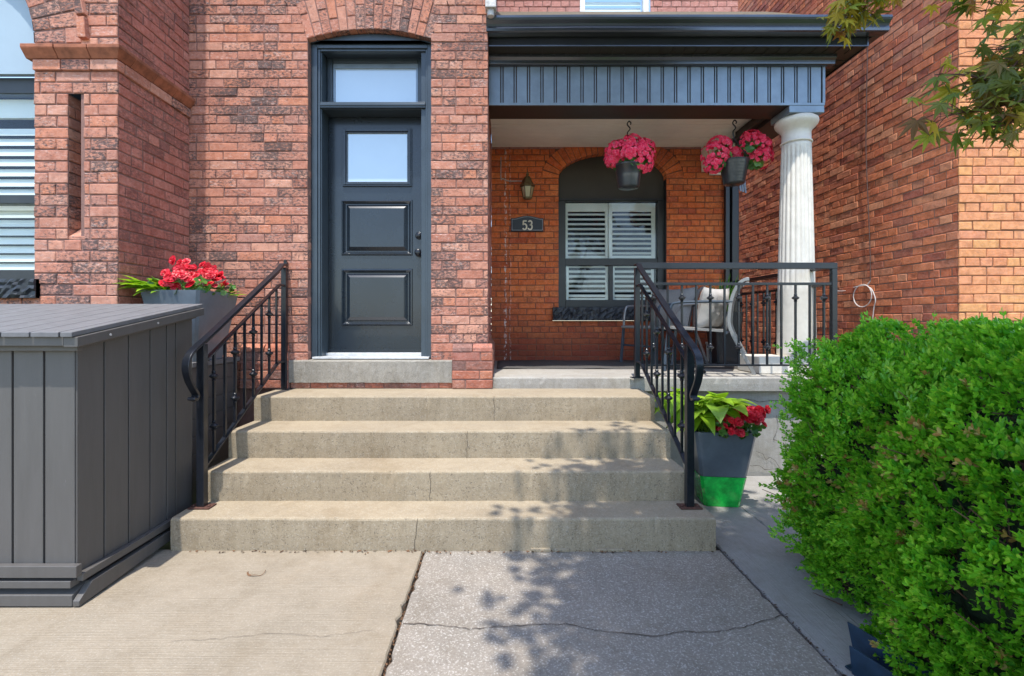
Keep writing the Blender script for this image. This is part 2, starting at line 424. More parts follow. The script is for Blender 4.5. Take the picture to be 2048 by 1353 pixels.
# ------------------------------------------------------------------ brickwork
def add_brick(mb, T, c, jit=.0024, mi=0, depth=.0118, ch=.0035):
    """c: 4 (u,v) corners counter-clockwise seen from outside; T maps (u,v,w) to space."""
    cu = sum(p[0] for p in c)/4; cv = sum(p[1] for p in c)/4
    dw = rnd(-.003, .0025); ch *= rnd(.7, 1.9)
    i = len(mb.v)
    q = []
    for (u, v) in c: q.append((u+rnd(-jit, jit), v+rnd(-jit, jit)*.7))
    for (u, v) in q: mb.v.append(T(u, v, -depth))
    for (u, v) in q: mb.v.append(T(u, v, dw-ch*.8))
    for (u, v) in q:
        du, dv = cu-u, cv-v
        mb.v.append(T(u+math.copysign(min(ch, abs(du)), du), v+math.copysign(min(ch, abs(dv)), dv), dw+rnd(-.0012, .0012)))
    for a in range(4):
        b = (a+1) % 4
        mb.f.append((i+a, i+b, i+4+b, i+4+a)); mb.m.append(mi)
        mb.f.append((i+4+a, i+4+b, i+8+b, i+8+a)); mb.m.append(mi)
    mb.f.append((i+8, i+9, i+10, i+11)); mb.m.append(mi)

def brick_wall(mb, T, u0, u1, v0, v1, pitch=.0745, cuts=None, thick=.2, phase=0, pattern='run', joint=.0085):
    """cuts(v_lo, v_hi) -> list of (a,b) open spans for that course."""
    L = pitch*3.0
    nrow = int(round((v1-v0)/pitch))
    for r in range(nrow):
        a, b = v0+r*pitch, v0+(r+1)*pitch
        spans = [(u0, u1)]
        for (ca, cb) in (cuts(a, b) if cuts else []):
            ns = []
            for (s, e) in spans:
                if cb <= s or ca >= e: ns.append((s, e)); continue
                if ca > s: ns.append((s, ca))
                if cb < e: ns.append((cb, e))
            spans = ns
        hdr = (pattern == 'run' and (r+phase) % 6 == 5)
        l = L/2 if hdr else L
        off = ((r+phase) % 2)*L/2 if not hdr else L/4
        for (s, e) in spans:
            # mortar bed behind the course
            A, B, C_, D = T(s, a, -.007), T(e, a, -.007), T(e, b, -.007), T(s, b, -.007)
            A2, B2, C2, D2 = T(s, a, -thick), T(e, a, -thick), T(e, b, -thick), T(s, b, -thick)
            mb.quad(A, B, C_, D, 1); mb.quad(A, A2, B2, B, 1); mb.quad(D, C_, C2, D2, 1)
            mb.quad(A, D, D2, A2, 1); mb.quad(B, B2, C2, C_, 1)
            g = math.floor((s-u0)/l)*l + u0 - off
            js = []
            while g < e:
                js.append(g+rnd(-.006, .006)); 
                g += l
                if not hdr and random.random() < .10 and g < e: js.append(g-L/2+rnd(-.004, .004))
            js.append(e+1)
            js = [s]+[j for j in js if s+.03 < j < e-.03]+[e]
            for x0, x1 in zip(js[:-1], js[1:]):
                xa = x0 + (joint/2 if x0 > s+1e-6 else 0.0)
                xb = x1 - (joint/2 if x1 < e-1e-6 else 0.0)
                o_ = rnd(-.0012, .0012)
                add_brick(mb, T, [(xa, a+joint/2+o_), (xb, a+joint/2+o_), (xb, b-joint/2+o_), (xa, b-joint/2+o_)])
def arch_ring(mb, T, cx, cz, a, b, thick, n, t0, t1, split=True, joint=.008):
    """soldier bricks fanned round an elliptical arc from angle t0 to t1"""
    def P(t, r):
        x, z = a*math.cos(t), b*math.sin(t)
        nx, nz = math.cos(t)/a, math.sin(t)/b; l = math.hypot(nx, nz)
        return (cx+x+nx/l*r, cz+z+nz/l*r)
    # equal arc length sampling
    S = 400; ts = [t0+(t1-t0)*i/S for i in range(S+1)]; ln = [0]
    for i in range(S):
        p, q = P(ts[i], thick/2), P(ts[i+1], thick/2); ln.append(ln[-1]+math.hypot(p[0]-q[0], p[1]-q[1]))
    def tt(s):
        s *= ln[-1]
        for i in range(S):
            if ln[i+1] >= s: return ts[i]+(ts[i+1]-ts[i])*(s-ln[i])/max(1e-9, ln[i+1]-ln[i])
        return t1
    for i in range(n):
        ta, tb = tt(i/n), tt((i+1)/n)
        w = math.hypot(P(ta, 0)[0]-P(tb, 0)[0], P(ta, 0)[1]-P(tb, 0)[1]); e = joint/2/max(w, .02)
        sa, sb = ta+(tb-ta)*e, tb-(tb-ta)*e
        cutsr = [0, thick]
        if split: cutsr = [0, thick*(.36 if i % 2 else .66), thick]
        for r0, r1 in zip(cutsr[:-1], cutsr[1:]):
            r0 += 0 if r0 == 0 else joint/2; r1 -= 0 if r1 == thick else joint/2
            c = [P(sa, r0), P(sb, r0), P(sb, r1), P(sa, r1)]
            ar = sum(c[k][0]*c[(k+1) % 4][1]-c[(k+1) % 4][0]*c[k][1] for k in range(4))
            if ar < 0: c = c[::-1]
            add_brick(mb, T, c)
        c = [P(ta, 0), P(tb, 0), P(tb, thick), P(ta, thick)]
        mb.quad(*[T(u, v, -.0065) for (u, v) in c], 1)
        mb.quad(*[T(u, v, -.0128) for (u, v) in (P(ta, .01), P(tb, .01), P(tb, thick+.13), P(ta, thick+.13))], 1)
        # soffit of the arch
        mb.quad(T(*P(ta, 0), -.007), T(*P(tb, 0), -.007), T(*P(tb, 0), -.2), T(*P(ta, 0), -.2), 1)
        add_brick_soffit(mb, T, P(sa, -.002), P(sb, -.002))
def add_brick_soffit(mb, T, p, q):
    mb.quad(T(p[0], p[1], -.002), T(q[0], q[1], -.002), T(q[0], q[1], -.10), T(p[0], p[1], -.10), 0)

# planes
D_BAY, D_WALL, D_BACK = 3.245, 4.0, 5.76
X_BAY, X_PIER, X_END = -2.535, -.10, 2.80
X_NB = 3.75
def plane_y(d): return lambda u, v, w: (u, d-w, v)
def plane_xp(x): return lambda u, v, w: (x+w, u, v)      # faces +x
def plane_xn(x): return lambda u, v, w: (x-w, u, v)      # faces -x

# ================================================================== GROUND
mb = MB(); mb.quad((-60, -40, -.10), (60, -40, -.10), (60, 60, -.10), (-60, 60, -.10))
tag(mb.build('ground', 'grass'), kind='structure')
mb = MB(); mb.quad((-60, -14, -.094), (60, -14, -.094), (60, -5.2, -.094), (-60, -5.2, -.094))
tag(mb.build('road', 'asphalt'), kind='structure')
mb = MB(); mb.box(-60, 60, -4.9, -3.25, -.25, -.004)
tag(mb.build('sidewalk', 'slab_left', bevel=.01), kind='structure')
mb = MB(); mb.box(-.6, 3.7, -3.2, 9, -.3, -.045)
tag(mb.build('dirt_bed', 'dirt'), kind='structure')
def slab(name, mat, x0, x1, y0, y1, top=0.0, n=26, jitter=.004):
    """paving slab whose long edges are chipped a little"""
    m = MB(); pts = []
    k = max(2, int((y1-y0)/.035))
    left = [(x0+rnd(0, jitter)+(.012 if random.random() < .06 else 0), y0+(y1-y0)*i/k) for i in range(k+1)]
    right = [(x1-rnd(0, jitter)-(.012 if random.random() < .06 else 0), y0+(y1-y0)*i/k) for i in range(k+1)]
    i0 = len(m.v)
    for (a, b) in zip(left, right):
        m.v += [(a[0], a[1], top-.2), (a[0], a[1], top-.008), (a[0]+.006, a[1], top), (b[0]-.006, b[1], top), (b[0], b[1], top-.008), (b[0], b[1], top-.2)]
    for i in range(k):
        for j in range(5):
            a = i0+i*6+j; m.f.append((a, a+1, a+7, a+6)[::-1]); m.m.append(0)
    m.f.append(tuple(i0+j for j in range(6))[::-1]); m.m.append(0); e = i0+k*6; m.f.append(tuple(e+j for j in range(6))); m.m.append(0)
    return m
tag(slab('path', 'slab_left', -4.6, -.425, -3.2, 2.715).build('path_left_slab', 'slab_left'), kind='structure')
tag(slab('path', 'slab_mid', -.417, 1.222, -3.2, 2.715, top=-.003).build('path_middle_slab', 'slab_mid'), kind='structure')
m = slab('path', 'slab_walk', 1.24, 1.66, -3.2, 4.06, top=-.012)
m2 = slab('path', 'slab_walk', 1.66, 3.70, 2.75, 4.06, top=-.014)
m2.box(2.86, 3.70, 4.065, 9.0, -.2, -.016)
m.add(m2.v, m2.f)
tag(m.build('walkway', 'slab_walk'), kind='structure')
# ground cracks, each a narrow open seam in the slabs
def crack(name, pts, wd, z, label_kind='structure', mat='crack'):
    P = []
    for (a, b) in zip(pts[:-1], pts[1:]):
        k = max(3, int(math.hypot(a[0]-b[0], a[1]-b[1])/.02))
        for i in range(k):
            t = i/k; P.append((a[0]+(b[0]-a[0])*t+rnd(-.004, .004), a[1]+(b[1]-a[1])*t+rnd(-.005, .005)))
    P.append(pts[-1]); m = MB()
    L = []
    for i, p in enumerate(P):
        q = P[min(i+1, len(P)-1)]; r = P[max(i-1, 0)]
        dx, dy = q[0]-r[0], q[1]-r[1]; l = math.hypot(dx, dy) or 1
        ww = wd*rnd(.4, 1.2)
        L.append(((p[0]-dy/l*ww, p[1]+dx/l*ww, z), (p[0]+dy/l*ww, p[1]-dx/l*ww, z)))
    m.v = [q for ab in L for q in ab]
    for i in range(len(L)-1): m.f.append((2*i+1, 2*i+3, 2*i+2, 2*i)); m.m.append(0)
    return m
def G(px, py): d = EYE*F/(py-645.0); return ((px-1000.0)*d/F, d)
mk = crack('crack', [G(805, 1247), G(880, 1250), G(940, 1258), G(1060, 1250), G(1130, 1248), G(1200, 1262), G(1310, 1274), G(1370, 1262), G(1420, 1266), G(1490, 1254), G(1575, 1228)], .0022, .0012)
tag(mk.build('crack_in_path', 'crack'), kind='structure')
mk = crack('crack', [G(345, 1283), G(430, 1280), G(540, 1268), G(640, 1275), G(745, 1262)], .0007, .0036)
tag(mk.build('crack_in_path', 'crack'), kind='structure')
# litter in the joints: crumbs, seeds, dry leaf scraps
m = MB()
for i in range(520):
    if i % 2: x, y = rnd(1.224, 1.243), rnd(1.2, 2.75)
    else: x, y = rnd(-.426, -.415), rnd(1.3, 2.72)
    if i % 9 == 0: x += rnd(-.02, .02)
    s = rnd(.0015, .0045); z = -.012+rnd(0, .009)
    a = rnd(0, 6.3); c, sn = math.cos(a)*s*1.6, math.sin(a)*s*1.6
    m.add([(x+c, y+sn, z), (x-sn*.4, y+c*.4, z+s*.5), (x-c, y-sn, z+rnd(0, s)), (x+sn*.4, y-c*.4, z-s*.3)], [(0, 1, 2), (0, 2, 3)], i % 2)
for i in range(150):
    x, y = rnd(-1.7, 1.2), 2.695-abs(random.gauss(0, .012)); s = rnd(.003, .008); a = rnd(0, 6.3)
    c, sn = math.cos(a)*s*1.6, math.sin(a)*s*1.6
    m.add([(x+c, y+sn, .006), (x-sn*.4, y+c*.4, .004+s*.5), (x-c, y-sn, .003+rnd(0, s)), (x+sn*.4, y-c*.4, .002)], [(0, 1, 2), (0, 2, 3)], i % 2)
tag(m.build('leaf_litter', ['dry_leaf', 'dirt']), 'brown crumbs and leaf scraps in the pavement joints', 'debris', kind='stuff')
# curled dry leaf on the left slab
m = MB(); gx, gy = G(512, 1148); pts = []
for i in range(15):
    a = R(170+i*13.5)
    pts.append((gx+.044*math.cos(a), gy+.03*math.sin(a), .006+.004*math.sin(i)))
for i in range(9):
    p0, p1 = pts[i], pts[i+1]; wd = .011*(1-i/14)
    m.quad(p0, p1, (p1[0]*.9+gx*.1, p1[1]+wd, .003+wd*.5), (p0[0]*.9+gx*.1, p0[1]+wd, .003+wd*.5))
m.tube(pts[7:]+[(gx+.036, gy+.026, .006)], .0014, 5)
tag(m.build('dry_leaf', 'dry_leaf'), 'curled brown dry leaf lying alone on the left pavement slab', 'leaf')

# ================================================================== STEPS
st = thing('concrete_steps', 'wide grey beige concrete steps leading up to the black door', 'steps', (-.3, 2.7, 0))
SD = [2.70, 2.96, 3.245, 3.577]; RS = .18
def step_mesh(x0, x1, y0, y1, z0, z1):
    """step block with a worn nosing and slightly wavy front"""
    m = MB(); n = 90; i0 = 0
    prof = [(y1, z0), (y0, z0), (y0-.001, z0+(z1-z0)*.5), (y0, z1-.012), (y0+.004, z1-.004), (y0+.014, z1), (y1, z1)]
    w1 = rnd(0, 9)
    for i in range(n+1):
        x = x0+(x1-x0)*i/n
        e = .0025*math.sin(x*5+w1)+.0015*math.sin(x*17+w1*2)
        chip = rnd(0, .006) if random.random() < .12 else 0
        for k, (y, z) in enumerate(prof):
            yy, zz = y, z
            if 1 <= k <= 5: yy += e
            if k in (3, 4): yy += chip; zz -= chip*.7
            if k == 1: yy += rnd(0, .003)
            m.v.append((x, yy, zz))
    L = len(prof)
    for i in range(n):
        for k in range(L-1):
            a = i*L+k; m.f.append((a, a+L, a+L+1, a+1)); m.m.append(0)
        a = i*L; m.f.append((a+L-1, a+2*L-1, a+L, a)); m.m.append(0)
    m.f.append(tuple(range(L))); m.m.append(0); m.f.append(tuple(n*L+k for k in range(L))[::-1]); m.m.append(0)
    return m
for i in range(4):
    x0, x1 = (-1.813, 1.19) if i == 0 else (-1.795, 1.13)
    step_mesh(x0, x1, SD[i], 3.992, i*RS-.01, (i+1)*RS-(.0 if i else 0)).build('step', 'steps', st)
# hairline settling crack down the middle of the flight
for i in range(4):
    mk = MB(); xx = [-.47, -.42, -.22, -.04][i]; y0 = SD[i]-.0042
    for s_ in range(7):
        za = i*RS+RS*s_/6; mk.v += [(xx-.0011, y0, za), (xx+.0011, y0, za)]; xx += rnd(-.008, .008)
        if s_: j = len(mk.v); mk.f.append((j-4, j-3, j-1, j-2)); mk.m.append(0)
    mk.build('crack', 'crack', st)
# mortar patch stones under the bottom step
for (a, b) in ((.72-.55, .83-.55), (.85-.55, .93-.55), (.52, .68)):
    m = MB(); m.box(a, b, 2.688, 2.72, -.002, .016); m.build('patch', 'steps', st, bevel=.003)

# ================================================================== HOUSE
H = thing('brick_house', 'old red brick house with black front door, porch and projecting bay', 'house', (-.1, 4.0, 0))
P = .0745
ZT = 6.2
# ---- front wall with the door opening
DX0, DX1, DZ0 = -1.571, -.563, .954
DSP = 3.578; DR = 1.63; DCX = (DX0+DX1)/2; DCZ = DSP+.08-DR; RINGT = .30
def door_cut(a, b):
    c = []
    if b > .77 and a < DSP-.01: c.append((DX0, DX1) if a > .94 else (-1.714, -.388))
    v = (a+b)/2
    if v > DSP-.01:
        # ring of the arch
        ro = DR+RINGT; hgt = v-DCZ
        if hgt < ro:
            h2 = math.sqrt(ro*ro-hgt*hgt); sk = .504+ (v-DSP)*.31
            c.append((DCX-min(h2, sk), DCX+min(h2, sk)))
    return c
mb = MB(); T = plane_y(D_WALL)
z0 = .72-.003
brick_wall(mb, T, X_BAY-.06, X_PIER, z0, z0+P*round((ZT-z0)/P), P, cuts=door_cut, thick=.25)
t_half = math.asin(.504/DR)
arch_ring(mb, T, DCX, DCZ, DR, DR, RINGT, 15, math.pi/2+t_half+.005, math.pi/2-t_half-.005)
# brick returns (reveals) of the door opening
for (x, Tp) in ((DX0, plane_xp(DX0)), (DX1, plane_xn(DX1))):
    brick_wall(mb, Tp, D_WALL+.013, D_WALL+.30, DZ0, DSP, P, thick=.02)
mb.box(X_BAY, DX0-.15, D_WALL+.02, D_WALL+.24, 0, z0, 1)
mb.box(DX0-.15, X_PIER, D_WALL+.02, D_WALL+.24, 0, z0, 1)
mb.build('front_wall', ['brick_front', 'mortar_front'], H)
# pier return facing the porch
mb = MB(); T = plane_xp(X_PIER)
brick_wall(mb, T, D_WALL+.013, D_BACK, .72, .72+P*73, P, thick=.25, phase=1)
mb.build('pier_side_wall', ['brick_side', 'mortar_front'], H)
M['brick_plinth'] = brick_mat('brick_plinth', [(.46, .15, .08), (.38, .12, .07), (.22, .11, .09), (.52, .19, .10), (.36, .13, .10)], soot=.45, chalk=.5)
# plinth: thickened base of the wall with a sloping top course
mb = MB(); Tq = plane_y(D_WALL-.045)
for (a, b) in ((-2.10, -1.715), (-.387, X_PIER+.04)):
    mb = MB()
    brick_wall(mb, Tq, a, b, .722, .722+P*4, P, thick=.04, phase=1)
    n = max(2, int(round((b-a)/.2)))
    for i in range(n):
        x0_, x1_ = a+(b-a)*i/n+.004, a+(b-a)*(i+1)/n-.004
        z_ = .722+P*4+.004; y_ = D_WALL-.045+rnd(-.003, .003)
        mb.hexa([(x0_, y_, z_), (x1_, y_, z_), (x1_, D_WALL, z_), (x0_, D_WALL, z_), (x0_, y_+.006, z_+.03), (x1_, y_+.006, z_+.03), (x1_, D_WALL, z_+.062), (x0_, D_WALL, z_+.062)], 0)
    if a < -1: mb.build('plinth', ['brick_plinth', 'mortar_front'], H)
Tq = plane_xp(X_PIER+.04)
brick_wall(mb, Tq, D_WALL-.033, D_BACK, .722, .722+P*4, P, thick=.035, phase=0)
mb.hexa([(X_PIER, D_WALL-.04, .722+P*4), (X_PIER+.04, D_WALL-.04, .722+P*4), (X_PIER+.04, D_BACK, .722+P*4), (X_PIER, D_BACK, .722+P*4),
         (X_PIER, D_WALL-.03, .722+P*4+.06), (X_PIER+.004, D_WALL-.03, .722+P*4+.06), (X_PIER+.004, D_BACK, .722+P*4+.06), (X_PIER, D_BACK, .722+P*4+.06)])
mb.build('plinth', ['brick_plinth', 'mortar_front'], H)
# door sill stone
m = MB(); n = 50
prof = [(4.28, .772), (3.972, .772), (3.970, .86), (3.972, .943), (3.98, .952), (4.28, .956)]
for i in range(n+1):
    x = -1.712+(1.712-.39)*i/n
    for k, (y, z) in enumerate(prof): m.v.append((x, y+(rnd(-.002, .002) if 0 < k < 4 else 0), z+(rnd(-.004, .0) if k in (1, 3) else 0)))
L = len(prof)
for i in range(n):
    for k in range(L-1): a = i*L+k; m.f.append((a, a+L, a+L+1, a+1)); m.m.append(0)
m.f.append(tuple(range(L))); m.m.append(0); m.f.append(tuple(n*L+k for k in range(L))[::-1]); m.m.append(0)
m.build('door_sill', 'sill_stone', H)
mb = MB(); brick_wall(mb, plane_y(3.985), -1.70, -.39, .722, .722+.05, .05, thick=.1)
mb.build('sill_course', ['brick_plinth', 'mortar_front'], H)

# ---- projecting bay on the left
BW = -3.086                                  # right jamb of the bay window
BZ, BR = 3.10, .75; BCX = BW-BR; BT = .31
SILL_T, SILL_B = 1.26+(645-553)/302., 1.26-(597-645)/302.*-1
def bay_cut(a, b):
    c = []; v = (a+b)/2
    if 1.54 < v <= 3.105: c.append((-9, BW))
    if 1.41 < v <= 1.54: c.append((-9, BW+.03))
    if v > 3.105:
        h = v-BZ
        if h < BR+BT: c.append((BCX-math.sqrt((BR+BT)**2-h*h), BCX+math.sqrt((BR+BT)**2-h*h)))
    # narrow slot recess
    if 1.815 < v < 2.79: c.append((-2.865, -2.757))
    return c
mb = MB(); T = plane_y(D_BAY)
brick_wall(mb, T, -5.4, X_BAY, 0.02, 0.02+P*83, P, cuts=bay_cut, thick=.012)
arch_ring(mb, T, BCX, BZ+.01, BR, BR, BT, 15, 0.0, math.pi/2)
arch_ring(mb, T, BCX, BZ+.01, BR, BR, BT, 15, math.pi/2, math.pi)
# slot: recessed back and cheeks
brick_wall(mb, plane_y(D_BAY+.12), -2.87, -2.75, 1.81, 2.80, P, thick=.05)
brick_wall(mb, plane_xp(-2.865), D_BAY+.012, D_BAY+.12, 1.81, 2.80, P, thick=.01)
mb.hexa([(-2.864, D_BAY+.01, 1.81), (-2.758, D_BAY+.01, 1.81), (-2.758, D_BAY+.118, 1.81), (-2.864, D_BAY+.118, 1.81),
         (-2.864, D_BAY+.01, 1.83), (-2.758, D_BAY+.01, 1.83), (-2.758, D_BAY+.118, 1.91), (-2.864, D_BAY+.118, 1.91)])
mb.build('bay_wall', ['brick_front', 'mortar_front'], H)
mb = MB()
brick_wall(mb, plane_xp(X_BAY), D_BAY+.013, D_WALL, 0.02, 0.02+P*83, P, thick=.25, phase=1)
mb.build('bay_side_wall', ['brick_side', 'mortar_front'], H)
# hood mould of the bay arch
m = MB(); ro = BR+BT+.005
pts = []
for i in range(22):
    t = i/21*math.pi*.95
    p0, p1 = (BCX+ro*math.cos(t), BZ+.02+ro*math.sin(t)), (BCX+(ro+.055)*math.cos(t), BZ+.02+(ro+.055)*math.sin(t)); pts.append((p0, p1))
for (a, b), (c, d) in zip(pts[:-1], pts[1:]):
    g = .06
    a2, b2, c2, d2 = [(p[0]+(q[0]-p[0])*g, p[1]+(q[1]-p[1])*g) for p, q in ((a, c), (b, d), (c, a), (d, b))]
    y0, y1 = D_BAY-.035, D_BAY+.02
    m.hexa([(a2[0], y0, a2[1]), (b2[0], y0, b2[1]), (b2[0], y1, b2[1]), (a2[0], y1, a2[1]), (c2[0], y0, c2[1]), (d2[0], y0, d2[1]), (d2[0], y1, d2[1]), (c2[0], y1, c2[1])])
m.build('hood_mould', 'brick_front', H, bevel=.004)
# moulded ledges round the bay
def ledge(m, z0, z1, out, undercut, lo=BW-.03):
    n = int((X_BAY+out-lo)/.28)+1
    for i in range(n):
        a = lo+(X_BAY+out-lo)*i/n+.002; b = lo+(X_BAY+out-lo)*(i+1)/n-.002
        e = rnd(-.003, .003)
        m.hexa([(a, D_BAY-undercut, z0), (b if i < n-1 else b-out+undercut, D_BAY-undercut, z0), (b if i < n-1 else b-out+undercut, D_BAY+.1, z0), (a, D_BAY+.1, z0),
                (a, D_BAY-out+e, z1-.025), (b, D_BAY-out+e, z1-.025), (b, D_BAY+.1, z1-.025), (a, D_BAY+.1, z1-.025)])
        m.box(a, b, D_BAY-out+e, D_BAY+.1, z1-.0245, z1)
    n = 3
    for i in range(n):
        a = D_BAY+.102+(D_WALL-D_BAY-.102)*i/n; b = D_BAY+.102+(D_WALL-D_BAY-.102)*(i+1)/n-.003; e = rnd(-.003, .003)
        m.hexa([(X_BAY-.05, a, z0), (X_BAY+undercut, a, z0), (X_BAY+undercut, b, z0), (X_BAY-.05, b, z0),
                (X_BAY-.05, a, z1-.025), (X_BAY+out+e, a, z1-.025), (X_BAY+out+e, b, z1-.025), (X_BAY-.05, b, z1-.025)])
        m.box(X_BAY-.05, X_BAY+out+e, a, b, z1-.0245, z1)
m = MB(); ledge(m, 3.0, 3.078, .052, .012, BW-.045)
m.build('stone_ledge', 'stone_ledge', H, bevel=.003)
m = MB()
n = 3
for i in range(n):
    a = BW+(X_BAY+.016-BW)*i/n+.003; b = BW+(X_BAY+.016-BW)*(i+1)/n-.003; m.box(a, b, D_BAY-.016, D_BAY+.05, 2.925, 2.994)
for i in range(3):
    a = D_BAY+.053+(D_WALL-D_BAY-.053)*i/3+.003; b = D_BAY+.053+(D_WALL-D_BAY-.053)*(i+1)/3-.003; m.box(X_BAY-.04, X_BAY+.016, a, b, 2.925, 2.994)
m.build('brick_band', 'brick_front', H, bevel=.004)

# ---- generic louvred shutters
def louvres(m, x0, x1, y, z0, z1, pitch=.055, tilt=50, t=.008, depth=.052):
    z = z0+pitch/2; c, s = math.cos(R(tilt))*depth/2, math.sin(R(tilt))*depth/2
    while z < z1-pitch*.3:
        # elliptical slat: 6-gon section
        sec = [(-c, -s), (-c*.4, -s*.4-t*.6), (c*.4, s*.4-t*.6), (c, s), (c*.4, s*.4+t*.6), (-c*.4, -s*.4+t*.6)]
        m.prism([(x0, y+p, z+q) for p, q in sec], (x1-x0, 0, 0)); z += pitch
# bay window
w = MB()
gy = D_BAY+.12
w.box(-4.55, BW+.01, gy, gy+.05, 1.54, 1.62); w.box(-4.55, BW+.01, gy-.02, gy+.05, 2.07, 2.13)
w.box(-4.55, BW+.01, gy+.02, gy+.09, 2.84, 2.95)
for x in (-4.55, BW-.025): w.box(x, x+.055, gy+.003, gy+.053, 1.62, 2.84)
win = w.build('bay_window', 'black_paint', H, bevel=.004); tag(win, 'bay window with white blinds behind reflecting glass')
m = MB(); m.box(-4.5, BW-.02, gy+.025, gy+.03, 1.6, 2.9); m.build('pane', 'glass', win)
m = MB(); louvres(m, -4.5, BW-.03, gy+.11, 1.62, 2.05, .062, 62, .006, .06); louvres(m, -4.5, BW-.03, gy+.11, 2.14, 2.70, .072, 62, .006, .068)
m.box(-4.5, BW-.03, gy+.09, gy+.12, 2.70, 2.83); m.box(-4.5, BW-.03, gy+.095, gy+.125, 2.05, 2.12)
m.build('blind', 'shutter', win, smooth=False)
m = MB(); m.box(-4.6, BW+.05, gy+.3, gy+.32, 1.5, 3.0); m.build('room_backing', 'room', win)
m = MB(); pts = [(BW+.01, gy-.03, 2.95), (BW+.01, gy-.03, BZ+.01)]
for i in range(1, 24): t = i/24*math.pi; pts.append((BCX+(BR+.02)*math.cos(t), gy-.03, BZ+.01+(BR+.02)*math.sin(t)))
pts += [(BCX-BR-.01, gy-.03, 2.95)]
m.prism([(p[0], p[1], p[2]) for p in pts][::-1], (0, .04, 0)); m.build('arch_panel', 'tympanum', H)
# rough stone sill of the bay
def rough_sill(x0, x1, yf, z0, z1, depth):
    m = MB(); nx, nz = int((x1-x0)/.022), 6; g = []
    for j in range(nz+1):
        row = []
        for i in range(nx+1):
            e = 0 if j == nz else rnd(-.013, .008)
            row.append((x0+(x1-x0)*i/nx, yf+e, z0+(z1-z0)*j/nz+(rnd(-.004, .004) if 0 < j < nz else 0)))
        g.append(row)
    i0 = len(m.v)
    for row in g: m.v += row
    for j in range(nz):
        for i in range(nx): a = i0+j*(nx+1)+i; m.f.append((a, a+1, a+nx+2, a+nx+1)); m.m.append(0)
    m.box(x0, x1, yf+.012, yf+depth, z0+.001, z1-.001)
    m.quad(g[nz][0], g[nz][-1], (x1, yf+depth, z1+.006), (x0, yf+depth, z1+.006))
    for side in (0, nx):
        for j in range(nz):
            a, b = g[j][side], g[j+1][side]; m.quad(a, (a[0], yf+.05, a[2]), (b[0], yf+.05, b[2]), b)
    m.quad(g[0][0], (x0, yf+.05, z0), (x1, yf+.05, z0), g[0][-1])
    return m
rough_sill(-4.7, BW+.035, D_BAY-.035, 1.42, 1.545, .2).build('sill', 'black_stone', H)

# ---- front door assembly
fr = MB(); yf = 4.07
def casing(m, x0, x1, z0, z1, side):  # stepped brick mould
    m.box(x0, x1, yf, yf+.03, z0, z1)
zt = 1.26+(645-85)/240.6      # casing top
# outer brick mould (legs and head)
fr.box(DX0+.002, DX0+.052, yf, yf+.06, .958, zt); fr.box(DX1-.040, DX1-.002, yf, yf+.06, .958, zt)
fr.box(DX0+.052, DX1-.040, yf, yf+.06, zt-.05, zt)
fr.box(DX0+.052, DX0+.072, yf+.014, yf+.06, .958, zt-.05); fr.box(DX1-.058, DX1-.040, yf+.014, yf+.06, .958, zt-.05)
fr.box(DX0+.072, DX1-.058, yf+.014, yf+.06, zt-.068, zt-.05)
# jambs
fr.box(DX0+.060, -1.49, yf+.03, 4.262, .958, zt-.06); fr.box(-.66, DX1-.05, yf+.03, 4.262, .958, zt-.06)
fr.box(-1.49, -.66, yf+.06, 4.30, 3.545, zt-.055)
# transom bar
fr.box(DX0+.072, DX1-.058, yf+.01, yf+.04, 3.047, 3.095); fr.box(DX0+.073, DX1-.059, yf+.003, yf+.02, 3.062, 3.080)
fr.box(-1.49, -.66, yf+.04, 4.30, 3.045, 3.09)
frame = fr.build('door_frame', 'frame_paint', H, bevel=.003)
# arched head panel over the frame
m = MB(); pts = [(DX1-.004, yf-.012, zt+.006)]
for i in range(17):
    t = math.pi/2-t_half+2*t_half*i/16; pts.append((DCX+(DR-.012)*math.cos(t), yf-.012, DCZ+(DR-.012)*math.sin(t)))
pts.append((DX0+.004, yf-.012, zt+.006)); m.prism(pts, (0, .05, 0)); m.build('arch_panel', 'frame_paint', H)
m = MB(); m.box(DX0-.1, DX1+.1, 4.34, 4.36, .9, 3.8); m.build('room_backing', 'room', H)  # dark sheet added behind the door to stop light leaking round it
# threshold
m = MB(); m.box(DX0+.03, DX1-.02, 4.015, 4.30, .958, .975); m.box(-1.49, -.66, 4.19, 4.255, .975, .998); m.build('threshold', 'alu_bright', H, bevel=.003)
# transom light
m = MB(); ty = 4.245
for (a, b, c, d) in ((-1.488, -1.442, 3.092, 3.54), (-.708, -.662, 3.092, 3.54), (-1.442, -.708, 3.495, 3.54), (-1.442, -.708, 3.092, 3.118)): m.box(a, b, ty-.03, ty+.02, c, d)
tr = m.build('transom_window', 'frame_paint', H, bevel=.005); tag(tr, 'wide shallow transom light above the black door')
m = MB(); m.box(-1.445, -.705, ty-.004, ty+.01, 3.11, 3.5); m.build('pane', 'frost', tr)
m = MB()
for (a, b, c, d) in ((-1.442, -1.424, 3.118, 3.495), (-.726, -.708, 3.118, 3.495), (-1.424, -.726, 3.455, 3.495), (-1.424, -.726, 3.118, 3.130)): m.box(a, b, ty-.012, ty-.004, c, d)
m.build('glazing_bead', 'alu_blue', tr, bevel=.002)
